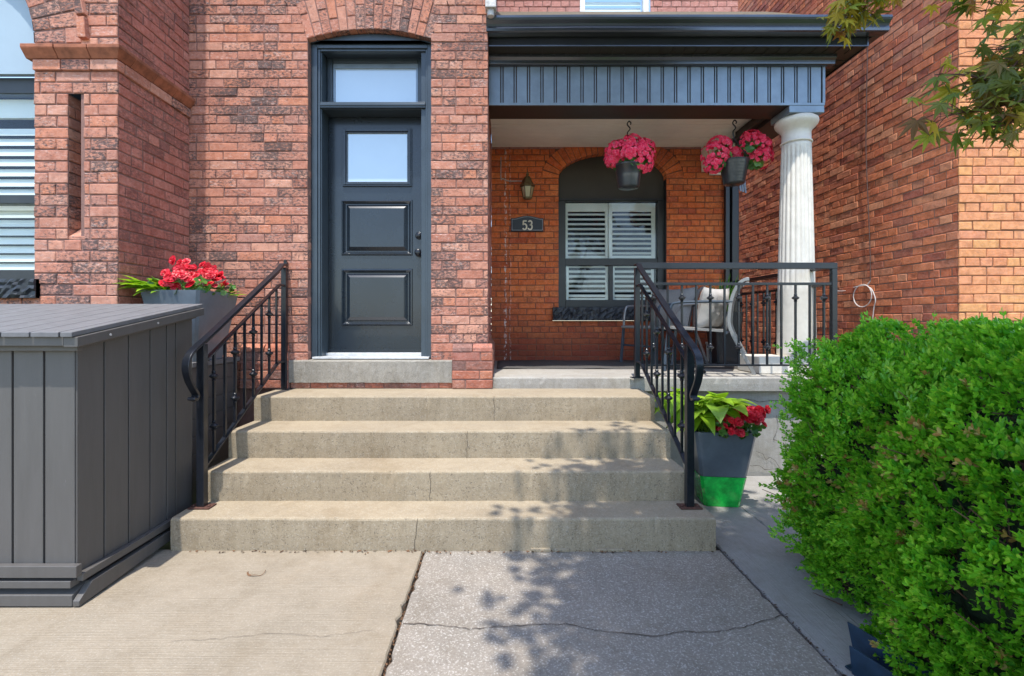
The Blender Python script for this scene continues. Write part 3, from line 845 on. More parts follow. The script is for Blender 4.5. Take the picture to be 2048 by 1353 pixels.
# slab
dy = 4.26
m = MB()
def raised_panel(m, x0, x1, z0, z1, y):   # moulding frame and bevelled field
    def ring(a, b, ya, yb):
        A = [(x0+a, ya, z0+a), (x1-a, ya, z0+a), (x1-a, ya, z1-a), (x0+a, ya, z1-a)]
        B = [(x0+b, yb, z0+b), (x1-b, yb, z0+b), (x1-b, yb, z1-b), (x0+b, yb, z1-b)]
        for i in range(4): j = (i+1) % 4; m.quad(A[i], A[j], B[j], B[i])
    ring(0, .004, y, y-.012); ring(.004, .014, y-.012, y-.014); ring(.014, .022, y-.014, y-.004); ring(.022, .034, y-.004, y+.010)
    ring(.034, .042, y+.010, y+.010); ring(.042, .075, y+.010, y-.008); ring(.075, .079, y-.008, y-.008)
    return .079
holes = [(-1.348, -.783, 2.456, 2.925), (-1.378, -.760, 1.84, 2.325), (-1.378, -.760, 1.23, 1.725)]
xs = -1.488, -.662
m.box(xs[0], holes[1][0], dy, dy+.045, 1.0, 3.042); m.box(holes[1][1], xs[1], dy, dy+.045, 1.0, 3.042)
zz = 1.0
for h in sorted(holes, key=lambda h: h[2]):
    m.box(holes[1][0], holes[1][1], dy, dy+.045, zz, h[2]); zz = h[3]
m.box(holes[1][0], holes[1][1], dy, dy+.045, zz, 3.042)
m.box(holes[1][0], holes[0][0], dy+.001, dy+.045, 2.456, 2.925); m.box(holes[0][1], holes[1][1], dy+.001, dy+.045, 2.456, 2.925)
m.box(xs[0], xs[1], dy-.012, dy, 1.0, 1.03)
door = m.build('door', 'door', H); tag(door, 'black panelled front door with frosted upper light')
for h in holes[1:]:
    m = MB(); e = raised_panel(m, h[0], h[1], h[2], h[3], dy)
    m.quad((h[0]+e, dy-.008, h[2]+e), (h[1]-e, dy-.008, h[2]+e), (h[1]-e, dy-.008, h[3]-e), (h[0]+e, dy-.008, h[3]-e))
    m.build('raised_panel', 'door', door)
m = MB(); h = holes[0]
for k, (a, b, y0_, y1_) in enumerate(((-.018, -.006, dy-.016, dy+.01), (-.006, .012, dy-.024, dy+.01), (.012, .022, dy-.012, dy+.02))):
    x0_, x1_, z0_, z1_ = h[0]+a, h[1]-a, h[2]+a, h[3]-a; w_ = b-a
    m.box(x0_, x0_+w_, y0_, y1_, z0_, z1_); m.box(x1_-w_, x1_, y0_, y1_, z0_, z1_)
    m.box(x0_+w_, x1_-w_, y0_, y1_, z0_, z0_+w_); m.box(x0_+w_, x1_-w_, y0_, y1_, z1_-w_, z1_)
m.build('light_frame', 'door', door, bevel=.002)
m = MB(); m.box(h[0]+.02, h[1]-.02, dy+.006, dy+.016, h[2]+.02, h[3]-.02); m.build('frosted_pane', 'frost', door)
def lathe_y(m, prof, c, n=20, mi=0):    # axis towards the viewer (-y)
    i0 = len(m.v); k0 = len(prof)
    for (r, y) in prof:
        for j in range(n): a = 2*math.pi*j/n; m.v.append((c[0]+r*math.cos(a), c[1]-y, c[2]+r*math.sin(a)))
    for k in range(k0-1):
        for j in range(n): j2 = (j+1) % n; m.f.append((i0+k*n+j, i0+k*n+j2, i0+(k+1)*n+j2, i0+(k+1)*n+j)); m.m.append(mi)
    m.f.append(tuple(i0+(k0-1)*n+j for j in range(n))); m.m.append(mi)
m = MB(); lathe_y(m, [(.033, 0), (.033, .006), (.028, .012), (.020, .014), (.018, .022), (.015, .024)], (-.703, dy, 2.012)); m.box(-.705, -.701, dy-.027, dy-.022, 2.006, 2.018); m.build('deadbolt', 'iron', door, smooth=False, bevel=.001)
m = MB(); lathe_y(m, [(.034, 0), (.034, .006), (.028, .011), (.013, .014), (.012, .032), (.020, .038), (.029, .048), (.031, .058), (.027, .068), (.015, .073), (.003, .074)], (-.703, dy, 1.86)); m.build('knob', 'iron', door, smooth=True)

# ---- porch back wall with arched window
WX0, WX1 = .688, 1.96; WA, WB = (WX1-WX0)/2, .30; WC = (WX0+WX1)/2; WSP = 2.972; WRT = .20
P2 = .0697
UW = (.94, 1.77, 4.35, 6.2)   # upper window
def porch_cut(a, b):
    v = (a+b)/2; c = []
    if 1.355 < v <= WSP-.03: c.append((WX0, WX1))
    if 1.30 < v < 1.44: c.append((WX0-.07, WX1+.07))
    if v > WSP-.03:
        h = v-WSP; A, B = WA+WRT, WB+WRT
        if h < B: x = A*math.sqrt(max(0, 1-(h/B)**2)) if h > 0 else A; c.append((WC-x, WC+x))
    if v > UW[2]: c.append((UW[0], UW[1]))
    return c
mb = MB(); T = plane_y(D_BACK)
brick_wall(mb, T, X_PIER, X_END, .79, .79+P2*36, P2, cuts=porch_cut, thick=.012)
arch_ring(mb, T, WC, WSP-.02, WA, WB, WRT, 25, math.pi+.0, 0, split=False)
mb.build('porch_wall', ['brick_porch', 'mortar_porch'], H)
mb = MB()
brick_wall(mb, T, X_PIER, X_END, .79+P2*36, .79+P2*36+.0725*46, .0725, cuts=porch_cut, thick=.012)
M['brick_upper'] = brick_mat('brick_upper', [(.50, .21, .165), (.56, .26, .21), (.52, .23, .19), (.58, .29, .24)], soot=.1, chalk=.6)
mb.build('upper_wall', ['brick_upper', 'mortar_front'], H)
mb = MB(); brick_wall(mb, plane_xp(X_END), D_BACK+.013, 9, 0.02, 0.02+P*83, P, thick=.25)
mb.build('side_wall', ['brick_side', 'mortar_front'], H)
# upper window with white blinds
m = MB(); x0, x1, z0_, z1_ = UW; y_ = D_BACK+.05
m.box(x0, x0+.07, y_, y_+.08, z0_, z1_); m.box(x1-.07, x1, y_, y_+.08, z0_, z1_); m.box(x0+.07, x1-.07, y_, y_+.08, z0_, z0_+.07); m.box(x0+.07, x1-.07, y_, y_+.08, 5.4, 5.46)
uw = m.build('upper_window', 'white_trim', H, bevel=.006)
m = MB(); louvres(m, x0+.07, x1-.07, y_+.12, z0_+.05, z1_, .075, 65, .006, .07); m.build('blind', 'shutter', uw)
m = MB(); m.box(x0+.07, x1-.07, y_+.05, y_+.055, z0_+.07, z1_); m.build('pane', 'glass', uw)
# arched filler panel and window
m = MB(); pts = []; yy = D_BACK+.10
for i in range(31): t = math.pi*i/30; pts.append((WC+(WA+.006)*math.cos(t), yy, WSP-.02+(WB+.006)*math.sin(t)))
pts += [(WX0-.006, yy, 2.735), (WX1+.006, yy, 2.735)]
m.prism(pts, (0, .04, 0)); m.build('arch_panel', 'arch_panel', H)
# cove of the opening (sheet lined reveal)
m = MB()
m.box(WX0-.004, WX0+.006, D_BACK+.012, D_BACK+.2, 1.44, WSP-.03); m.build('reveal_lining', 'black_paint', H); m = MB(); m.box(WX1-.006, WX1+.004, D_BACK+.012, D_BACK+.2, 1.44, WSP-.03)
m.build('reveal_lining', 'black_paint', H)
s = 166.5; q = lambda px: (px-1000)/s; qz = lambda py: EYE+(645-py)/s; wy = F/s-.02
m = MB()
m.box(WX0, q(1130), wy-.03, wy+.06, 1.44, 2.73); m.box(q(1313), WX1, wy-.03, wy+.06, 1.44, 2.73)
m.box(q(1130), q(1313), wy-.03, wy+.06, qz(405), 2.73); m.box(q(1130), q(1313), wy-.022, wy+.06, qz(532), qz(518)); m.box(q(1130), q(1313), wy-.03, wy+.06, 1.44, qz(601))
m.box(WX0+.01, WX1-.01, wy-.045, wy-.03, 2.71, 2.735)
m.box(q(1217), q(1225), wy-.01, wy+.05, qz(601), qz(532))
win = m.build('porch_window', 'black_paint', H, bevel=.004); tag(win, 'arched porch window with white louvred shutters inside')
m = MB(); m.box(q(1130), q(1313), wy+.005, wy+.009, qz(601), qz(405)); m.build('pane', 'glass', win)
sy = wy+.04
def shutter(px0, px1, py0, py1, rail_t, rail_b, st):
    x0, x1, z1, z0 = q(px0), q(px1), qz(py0), qz(py1); m = MB()
    m.box(x0, x0+st, sy, sy+.028, z0, z1); m.box(x1-st, x1, sy, sy+.028, z0, z1)
    m.box(x0+st, x1-st, sy, sy+.028, z1-rail_t, z1); m.box(x0+st, x1-st, sy, sy+.028, z0, z0+rail_b)
    louvres(m, x0+st, x1-st, sy+.014, z0+rail_b, z1-rail_t, .0585, 42, .006, .05)
    m.build('shutter', 'shutter', win, bevel=.002)
shutter(1131, 1216.5, 406, 517, .10, .035, .03); shutter(1218, 1312, 406, 517, .10, .035, .045)
shutter(1133, 1217, 533, 600, .012, .02, .03); shutter(1225, 1309, 533, 600, .012, .02, .03)
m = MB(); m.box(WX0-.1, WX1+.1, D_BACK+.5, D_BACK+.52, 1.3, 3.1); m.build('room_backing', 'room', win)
rough_sill(WX0-.07, WX1+.07, D_BACK-.06, qz(640)-.01, 1.435, .22).build('window_sill', 'black_stone', H)

# ---- porch floor, foundation, beams, roof
m = step_mesh(-.058, 2.98, 3.99, 4.28, .70, .812); m.box(-.058, 2.98, 4.281, 5.79, .66, .808)
m.build('porch_slab', 'porch_concrete', H)
m = MB(); n = 24; nz = 10
for i in range(n+1):
    for j in range(nz+1):
        x = .95+(2.95-.95)*i/n; z = -.1+.81*j/nz; m.v.append((x, 4.08+rnd(-.004, .004)+.006*math.sin(x*4+z*5), z))
for i in range(n):
    for j in range(nz): a = i*(nz+1)+j; m.f.append((a, a+nz+1, a+nz+2, a+1)); m.m.append(0)
m.box(-.05, 2.94, 4.1, 5.7, -.1, .69)
m.build('porch_foundation', 'stucco', H, smooth=True)
def wallcrack(pts):
    m = MB(); d = 4.066
    Q = [((a-1000)*d/F, EYE+(645-b)*d/F) for a, b in pts]; W = []
    for (A, B) in zip(Q[:-1], Q[1:]):
        for i in range(5): t = i/5; W.append((A[0]+(B[0]-A[0])*t+rnd(-.003, .003), A[1]+(B[1]-A[1])*t+rnd(-.003, .003)))
    W.append(Q[-1])
    for i, p in enumerate(W):
        q, r = W[min(i+1, len(W)-1)], W[max(i-1, 0)]; dx, dz = q[0]-r[0], q[1]-r[1]; l = math.hypot(dx, dz) or 1; ww = rnd(.0008, .0024)
        m.v += [(p[0]-dz/l*ww, d, p[1]+dx/l*ww), (p[0]+dz/l*ww, d, p[1]-dx/l*ww)]
        if i: j = len(m.v); m.f.append((j-4, j-3, j-1, j-2)); m.m.append(0)
    m.build('crack', 'crack', H)
wallcrack([(1490, 798), (1520, 804), (1545, 801), (1580, 806)])
wallcrack([(1553, 832), (1557, 850), (1551, 870), (1546, 880), (1555, 882)])
wallcrack([(1512, 903), (1525, 908), (1532, 920), (1540, 915), (1550, 922), (1566, 947), (1580, 944)])
wallcrack([(1500, 932), (1520, 932), (1530, 940), (1545, 938), (1565, 945), (1600, 943)])

BF, BB = 4.27, 4.57        # beam front and back
m = MB(); bx0, bx1 = X_PIER+.003, 2.83
m.box(bx0, bx1, BF+.012, BB, 3.155, 3.49)                 # core
beam = m.build('porch_beam', 'beam_under', H)
m = MB(); pitch_ = .1165; x = bx0+.02; first = True        # ribbed cladding boards: flat pans with double grooves
m.box(bx0, bx0+.012, BF, BF+.011, 3.155, 3.49); m.box(bx0, bx1, BF-.004, BF+.011, 3.150, 3.172); m.box(bx1-.02, bx1+.003, BF-.004, BF+.011, 3.172, 3.49)
x = bx0+.012
while x < bx1-.02:
    e = min(x+pitch_-.030, bx1-.02)
    if e > x: m.box(x, e, BF+rnd(-.0006, .0006), BF+.011, 3.172, 3.488)
    if e+.022 < bx1-.02: m.box(e+.010, e+.020, BF+.002, BF+.011, 3.172, 3.487)
    x += pitch_
m.build('cladding', 'alu_blue', beam, bevel=.0015)
m = MB(); m.box(2.55, 2.829, BB, D_BACK, 3.16, 3.49); m.box(2.50, 2.829, BB+.001, D_BACK, 3.20, 3.24); m.build('side_beam', 'beam_under', H)
# frieze trim under the soffit
m = MB(); m.prism([(bx0, BF-.012, 3.492), (bx0, BF-.025, 3.50), (bx0, BF-.028, 3.53), (bx0, BF-.05, 3.545), (bx0, BF-.052, 3.57), (bx0, BF+.05, 3.57), (bx0, BF+.05, 3.492)], (2.905-bx0, 0, 0))
m.box(bx0, 2.84, BF-.014, BF+.02, 3.484, 3.4915)
m.build('frieze_trim', 'alu_dark', H, bevel=.002)
# soffit with ribs
FY = 4.095
m = MB(); m.box(bx0, 3.06, FY+.005, BF+.2, 3.572, 3.578)
x = bx0+.06
while x < 3.0: m.box(x, x+.007, FY+.01, BF-.05, 3.566, 3.572); x += .1
m.box(2.83, 3.06, BF+.201, D_BACK+1.2, 3.573, 3.579)
y = BF+.05
while y < D_BACK+1: m.box(2.84, 3.05, y, y+.007, 3.566, 3.5725); y += .1
m.build('soffit', 'soffit', H)
# fascia
m = MB(); m.prism([(bx0, FY, 3.575), (bx0, FY-.006, 3.56), (bx0, FY-.012, 3.56), (bx0, FY-.012, 3.578), (bx0, FY-.005, 3.59), (bx0, FY-.003, 3.69), (bx0, FY+.01, 3.69), (bx0, FY+.01, 3.575)], (3.06-bx0, 0, 0))
m.box(3.06, 3.075, FY-.012, D_BACK+1.2, 3.56, 3.70)
m.build('fascia', 'alu_dark', H, bevel=.002)
# gutter: ogee trough, slightly dented
m = MB(); prof = [(FY-.014, 3.745), (FY-.014, 3.640), (FY-.085, 3.636), (FY-.10, 3.642), (FY-.103, 3.662), (FY-.098, 3.680), (FY-.104, 3.695), (FY-.128, 3.715), (FY-.134, 3.730), (FY-.134, 3.748), (FY-.124, 3.752), (FY-.122, 3.744)]
n = 64; L = len(prof); gx0, gx1 = X_PIER-.012, 3.175
for i in range(n+1):
    x = gx0+(gx1-gx0)*i/n
    dent = .006*math.sin(x*5.2)*math.exp(-((x-.45)/.35)**2)
    for (y, z) in prof:
        m.v.append((x, y+(dent if y < FY-.05 else 0), z-.006*math.exp(-((x-gx0)/.4)**2)+dent*.4))
for i in range(n):
    for k in range(L-1): a = i*L+k; m.f.append((a, a+L, a+L+1, a+1)); m.m.append(0)
for e in (0, n): m.f.append(tuple(e*L+k for k in range(L))); m.m.append(0)
gut = m.build('gutter', 'alu_dark', H, smooth=False)
m = MB(); m.box(3.10, 3.175, FY-.013, D_BACK+1.2, 3.64, 3.745); m.build('side_gutter', 'alu_dark', H, bevel=.01)
# porch roof
m = MB(); m.prism([(X_PIER+.003, FY-.02, 3.755), (X_PIER+.003, FY-.02, 3.775), (X_PIER+.003, D_BACK-.01, 4.905), (X_PIER+.003, D_BACK-.01, 4.86)], (3.12-X_PIER, 0, 0))
m.build('porch_roof', 'roof', H)
# ceiling boards
m = MB(); y = BB+.003
while y < D_BACK-.02:
    m.box(X_PIER+.004, 2.549, y, min(y+.080, D_BACK-.013), 3.315+rnd(-.0015, .0015), 3.335); y += .088
m.box(X_PIER+.004, 2.549, BB, D_BACK, 3.34, 3.35)
m.build('porch_ceiling', 'ceiling', H, bevel=.002)
# box-out in the corner where ceiling meets the wall
m = MB(); m.box(2.36, 2.548, 5.3, 5.745, 3.02, 3.314); m.build('soffit_return', 'ceiling', H, bevel=.003)
m = MB(); m.box(2.45, 2.86, 5.70, 5.74, 2.98, 3.03); m.build('bracket', 'white_trim', H, bevel=.003)

# ---- column
cxx, cyy = 2.672, 4.42
def flute(r, z, a):
    f = 0
    if 1.56 < z+0 < 2.83:
        k = min(1, (z-1.56)/.04, (2.83-z)/.04); f = .011*abs(math.sin(a*10))**.75*k; f = .011*k-f
    return r-f*1.0
prof = []
for i in range(70):
    z = .962+(2.86-.962)*i/69; t = (z-.962)/(2.86-.962); prof.append((.156-.038*t**1.3+(.0), z))
m = MB(); m.lathe(prof, (cxx, cyy, 0), 160, 0, flute)
shaft = m.build('porch_column', 'column', H, smooth=False); tag(shaft, 'fluted off white column with round capital')
for p in shaft.data.polygons: p.use_smooth = True
m = MB(); m.lathe([(.118, 2.862), (.126, 2.863), (.130, 2.872), (.126, 2.881), (.117, 2.884), (.117, 2.965), (.122, 2.972), (.128, 2.985), (.150, 3.005), (.170, 3.03), (.176, 3.05), (.172, 3.07), (.158, 3.078), (.156, 3.085)], (cxx, cyy, 0), 48)
m.build('capital', 'column', shaft, smooth=True)
m = MB(); m.box(cxx-.15, cxx+.157, cyy-.15, cyy+.149, 3.088, 3.153); m.build('abacus', 'alu_blue', shaft, bevel=.006)
m = MB(); m.box(2.24, 2.93, 4.235, 4.62, .814, .96); m.build('plinth_block', 'column', shaft, bevel=.006)
# ---- downpipes
m = MB(); m.tube([(-.075, D_WALL-.07, 3.71), (-.075, D_WALL-.07, 3.80)], .03, 10); m.box(-.118, -.03, D_WALL-.115, D_WALL-.03, 3.76, 4.6)
m.build('roof_downpipe', 'galv', H, bevel=.006)
m = MB(); m.box(2.68, 2.76, 5.655, 5.735, .82, 3.0); m.box(2.62, 2.675, 5.69, 5.745, .82, 3.0); m.prism([(2.68, 5.655, 3.0), (2.76, 5.655, 3.0), (2.80, 5.655, 3.16), (2.72, 5.655, 3.16)], (0, .08, 0))
m.build('downspout', 'iron', H, bevel=.006)
m = MB()
for i in range(3): m.prism([(2.78+i*.03, 5.68, 2.78-i*.01), (2.80+i*.03, 5.68, 2.78-i*.01), (2.79+i*.022, 5.68, 3.0), (2.77+i*.022, 5.68, 3.0)], (0, .012, 0))
m.build('loose_flashing', 'alu_blue', H)
# ---- iron wall hooks above the door
for px in (574, 896):
    x = (px-1000)/245.; m = MB(); m.tube([(x, D_WALL+.01, 3.85), (x, D_WALL-.02, 3.85), (x-.006, D_WALL-.03, 3.865)], .004, 6); m.build('wall_hook', 'rust', H)

# ================================================================== NEIGHBOUR HOUSE
N = thing('brick_house', 'neighbouring house with orange brick front and long red brick side wall', 'house', (X_NB, 4.0, 0))
mb = MB(); brick_wall(mb, plane_y(D_WALL), X_NB, 6.6, 0.0, P*84, P, thick=.012, phase=0); mb.build('front_wall', ['brick_neighbour_front', 'mortar_neighbour_front'], N)
mb = MB(); brick_wall(mb, plane_xn(X_NB), D_WALL+.013, 10.5, 0.0, P*88, P, thick=.2, phase=1); mb.build('side_wall', ['brick_neighbour_side', 'mortar_neighbour_side'], N)

# cable hanging on the neighbour wall
m = MB(); cx = X_NB-.018
def nbp(px, py, x=cx): d = x*F/(px-1000.0); return (x, d, EYE+(645-py)*d/F)
m.tube(smooth_path([nbp(1736, -60), nbp(1735, 100), nbp(1733, 200), nbp(1732, 300), nbp(1736, 400), nbp(1740, 500), nbp(1741, 562)], 5), .0045, 6, 0)
loop = []
c0 = nbp(1727, 592)
for i in range(21):
    a = R(70+i*18); loop.append((cx-.012, c0[1]+.115*math.cos(a)*1.1, c0[2]+.115*math.sin(a)))
m.tube(loop, .005, 6, 1)
m.tube(smooth_path([nbp(1741, 562), nbp(1735, 572), nbp(1744, 580), nbp(1751, 600), nbp(1748, 615), nbp(1745, 640), nbp(1742, 660)], 5), .005, 6, 1)
m.tube(smooth_path([nbp(1735, 571), nbp(1712, 574), nbp(1690, 582), (2.75, 4.05, 1.52)], 6), .004, 6, 1)
tag(m.build('hanging_cable', ['cable_dark', 'cable']), 'thin cable running down the red side wall into a pale loop', 'cable')

# ================================================================== RAILINGS
def knuckle(m, x, y, z, r=.028):
    m.lathe([(.009, -.034), (.012, -.030), (.013, -.022), (.010, -.018), (r*.75, -.010), (r, -.004), (r, .003), (r*.75, .009), (.010, .017), (.013, .021), (.012, .029), (.009, .033)], (x, y, z), 12)
def baluster(x, y, z0, z1, kn, parent, t=.0145):
    m = MB(); m.box(x-t/2, x+t/2, y-t/2, y+t/2, z0, z1)
    for k in kn: knuckle(m, x, y, k)
    m.build('baluster', 'iron', parent)
def stair_rail(x, label):
    root = thing('stair_railing', label, 'railing', (x, 2.86, .18))
    yb, yt = 2.86, 3.95
    zr = lambda y: 1.145+(y-yb)*.535                       # handrail height
    post = lambda y, z0, z1, w=.040: (lambda m: (m.box(x-w/2, x+w/2, y-w/2, y+w/2, z0, z1), m)[1])(MB())
    p = post(yb, .19, zr(yb)-.012, .044).build('post', 'iron', root, bevel=.003)
    m = MB(); m.box(x-.062, x+.062, yb-.04, yb+.04, .181, .190)
    for s in (-1, 1): m.lathe([(.009, 0), (.009, .006), (.005, .010)], (x+s*.045, yb-.01, .19), 8)
    m.build('foot_plate', 'rust', root, bevel=.002)
    zt_ = .72 if x < 0 else .812
    p = post(yt, zt_+.004, 1.70).build('post', 'iron', root, bevel=.003)
    m = MB(); m.box(x-.05, x+.05, yt-.035, yt+.035, zt_, zt_+.006); m.build('foot_plate', 'iron', root)
    # handrail with lamb's-tongue end
    path = [(x, yt+.02, 1.722), (x, yt-.04, 1.722)] + [(x, yt-.10, zr(yt-.10)+.005)] + [(x, yb+.12, zr(yb+.12))]
    curl = smooth_path([(x, yb+.12, zr(yb+.12)), (x, yb+.0, zr(yb)+.002), (x, 2.765, 1.098), (x, 2.722, 1.055), (x, 2.712, 1.0), (x, 2.735, .935), (x, 2.775, .88), (x, 2.80, .845), (x, 2.785, .822), (x, 2.755, .832)], 5)
    m = MB(); m.bar([path[0], path[1], path[2]]+[tuple(v) for v in curl], (1, 0, 0), .042, .018)
    m.bar([(x, yt-.11, zr(yt-.11)-.015), (x, yb+.02, zr(yb+.02)-.015)], (1, 0, 0), .026, .014)
    m.build('handrail', 'iron', root, bevel=.004)
    z2 = lambda y: zr(y)-.125; z3 = lambda y: .40+(y-yb)*.56
    m = MB(); m.bar([(x, yt, z2(yt-.09)), (x, yt-.09, z2(yt-.09)), (x, yb+.01, z2(yb+.01))], (1, 0, 0), .026, .012); m.build('upper_rail', 'iron', root, bevel=.002)
    m = MB(); m.bar([(x, yt, z3(yt-.12)), (x, yt-.12, z3(yt-.12)), (x, yb+.01, z3(yb+.01))], (1, 0, 0), .030, .012); m.build('lower_rail', 'iron', root, bevel=.002)
    for i in range(8):
        y = 2.977+i*.119; zb_, zt2 = z3(min(y, yt-.12)), z2(min(y, yt-.09))
        baluster(x, y, zb_, zt2, [zb_+(zt2-zb_)*.27, zb_+(zt2-zb_)*.76] if i % 2 == 0 else [], root)
    return root
r1 = stair_rail(-1.738, 'black iron stair railing with curled end on the left beside the grey bin')
m = MB(); m.box(-1.75, -1.725, 3.96, 3.995, 1.73, 1.75); m.lathe([(.012, 0), (.012, .012), (.004, .016)], (-1.735, 3.96, 1.75), 10); m.build('wall_bracket', 'iron', r1)
stair_rail(1.105, 'black iron stair railing with curled end on the right beside the potted hosta')
# porch railing
pr = thing('porch_railing', 'black iron porch railing in front of the column and chairs', 'railing', (1.15, 3.99, .812))
py_ = 4.02
def post2(x, y, z1=1.712, w=.042):
    m = MB(); m.box(x-w/2, x+w/2, y-w/2, y+w/2, .812, z1); m.build('post', 'iron', pr, bevel=.003)
px_ = 2.735
post2(px_, py_)
m = MB(); m.bar([(1.13, py_, 1.722), (px_+.021, py_, 1.722)], (0, 1, 0), .045, .052); m.build('handrail', 'iron', pr, bevel=.004)
m = MB(); m.bar([(px_, py_+.023, 1.722), (px_, D_BACK, 1.722)], (1, 0, 0), .045, .035); m.build('handrail', 'iron', pr, bevel=.004)
for z, h in ((1.575, .022), (.908, .014)):
    m = MB(); m.bar([(1.13, py_, z), (px_-.021, py_, z)], (0, 1, 0), .028, h); m.build('cross_rail', 'iron', pr, bevel=.002)
    m = MB(); m.bar([(px_, py_+.022, z), (px_, D_BACK, z)], (1, 0, 0), .028, h); m.build('cross_rail', 'iron', pr, bevel=.002)
for i in range(14):
    x = 1.118+(i)*.1165+.025
    if x > px_-.05 or i == 0: continue
    baluster(x, py_, .915, 1.565, [1.055, 1.46] if (i % 2 == 1) else [], pr)
for i in range(14):
    y = py_+.12+i*.118
    baluster(px_, y, .915, 1.565, [1.055, 1.46] if i % 2 == 0 else [], pr)

# ================================================================== STORAGE BIN
B = thing('storage_bin', 'large grey painted wooden storage bin with sloping plank lid', 'bin', (-2.5, 2.6, 0))
bxr, byf, byb = -1.89, 2.185, 3.01
lz = lambda y: 1.20+(y-2.11)*.168
m = MB(); x = -3.4
edges = [-1.892]; 
for px in (88, 25): edges.append((px-1000)*byf/F)
while edges[-1] > -3.3: edges.append(edges[-1]-.137)
for a, b in zip(edges[1:], edges[:-1]): m.box(a+.005, b-.005, byf, byf+.02, .10, 1.165)
m.box(-3.35, bxr-.02, byf+.013, byf+.03, .10, 1.16)
m.build('front_panel', 'bin', B, bevel=.002)
m = MB(); ys = [byf+.0]+[1.89*F/(1000-p) for p in (208, 257, 300, 333, 351)]+[byb]
for a, b in zip(ys[:-1], ys[1:]):
    m.hexa([(bxr-.02, a+.006, .12), (bxr, a+.006, .12), (bxr, b-.0025, .12), (bxr-.02, b-.0025, .12), (bxr-.02, a+.006, lz(a)-.03), (bxr, a+.006, lz(a)-.03), (bxr, b-.0025, lz(b)-.03), (bxr-.02, b-.0025, lz(b)-.03)])
m.box(bxr-.05, bxr-.012, byf+.03, byb-.005, .12, 1.15)
m.build('side_panel', 'bin', B, bevel=.002)
m = MB(); m.box(-3.4, bxr-.021, byb-.02, byb, .1, 1.30); m.box(-3.4, -3.38, byf+.03, byb-.02, .1, 1.15); m.build('back_panel', 'bin', B)
m = MB(); m.box(-3.4, bxr+.03, byf-.03, byf-.001, 1.133, 1.162); m.build('batten', 'bin', B, bevel=.003)
m = MB(); m.box(-3.4, bxr+.028, byf-.032, byf-.001, .135, .187); m.build('batten', 'bin', B, bevel=.003)
m = MB(); m.hexa([(bxr+.001, byf-.005, lz(byf)-.066), (bxr+.026, byf-.005, lz(byf)-.066), (bxr+.026, byb, lz(byb)-.066), (bxr+.001, byb, lz(byb)-.066), (bxr+.001, byf-.005, lz(byf)-.026), (bxr+.026, byf-.005, lz(byf)-.026), (bxr+.026, byb, lz(byb)-.026), (bxr+.001, byb, lz(byb)-.026)])
m.build('batten', 'bin', B, bevel=.003)
# lid: planks running front to back, each a little uneven, plus edge board
m = MB(); x = -3.42
while x < bxr+.045:
    b = min(x+.125, bxr+.05); y0 = 2.105+rnd(-.003, .003); y1 = byb+.03
    m.hexa([(x+.0035, y0, lz(y0)-.004), (b-.002, y0, lz(y0)-.004), (b-.002, y1, lz(y1)-.004), (x+.0035, y1, lz(y1)-.004), (x+.0035, y0, lz(y0)+.018), (b-.002, y0, lz(y0)+.018), (b-.002, y1, lz(y1)+.018), (x+.0035, y1, lz(y1)+.018)]); x += .127
m2 = MB()
# second layer seen as the stepped right edge and front cleat
a0, a1 = 2.12, byb+.02
m.build('lid', 'bin_top', B, bevel=.003)
m2.hexa([(bxr+.0, a0, lz(a0)-.05), (bxr+.062, a0, lz(a0)-.05), (bxr+.062, a1, lz(a1)-.05), (bxr+.0, a1, lz(a1)-.05), (bxr+.0, a0, lz(a0)-.006), (bxr+.062, a0, lz(a0)-.006), (bxr+.062, a1, lz(a1)-.006), (bxr+.0, a1, lz(a1)-.006)])
m2.box(-3.4, bxr-.002, a0+.002, a0+.03, lz(a0)-.045, lz(a0)-.004)
m2.build('lid_trim', 'bin', B, bevel=.003)
# base skids
m = MB()
m.prism([(bxr+.035, 2.16, .006), (bxr+.035, 2.87, .035), (bxr+.035, 2.87, .085), (bxr+.035, 2.23, .085), (bxr+.035, 2.16, .03)], (-.03, 0, 0))
m.prism([(-3.4, 2.16, .006), (-3.4, 2.16, .055), (-3.4, 2.24, .085), (-3.4, 2.24, .006)], (3.4+bxr+.003, 0, 0))
m.box(bxr+.001, bxr+.03, byf+.0, 2.80, .105, .14); m.box(-3.4, bxr+.0, byf-.03, byf+.02, .088, .12)
m.box(-3.4, bxr-.03, 2.24, 3.0, .03, .10)
m.build('base_skid', 'bin', B, bevel=.003)
m = MB(); m.box(bxr+.006, bxr+.036, 2.872, 2.98, .03, .082); m.build('broken_end', 'plank_light', B, bevel=.004)
# hinge-side screws
for (y, z) in ((2.30, 1.2), (2.62, 1.25)):
    m = MB(); m.tube([(bxr+.06, y, lz(y)-.030), (bxr+.064, y, lz(y)-.030)], .006, 8); m.build('screw', 'galv', B)

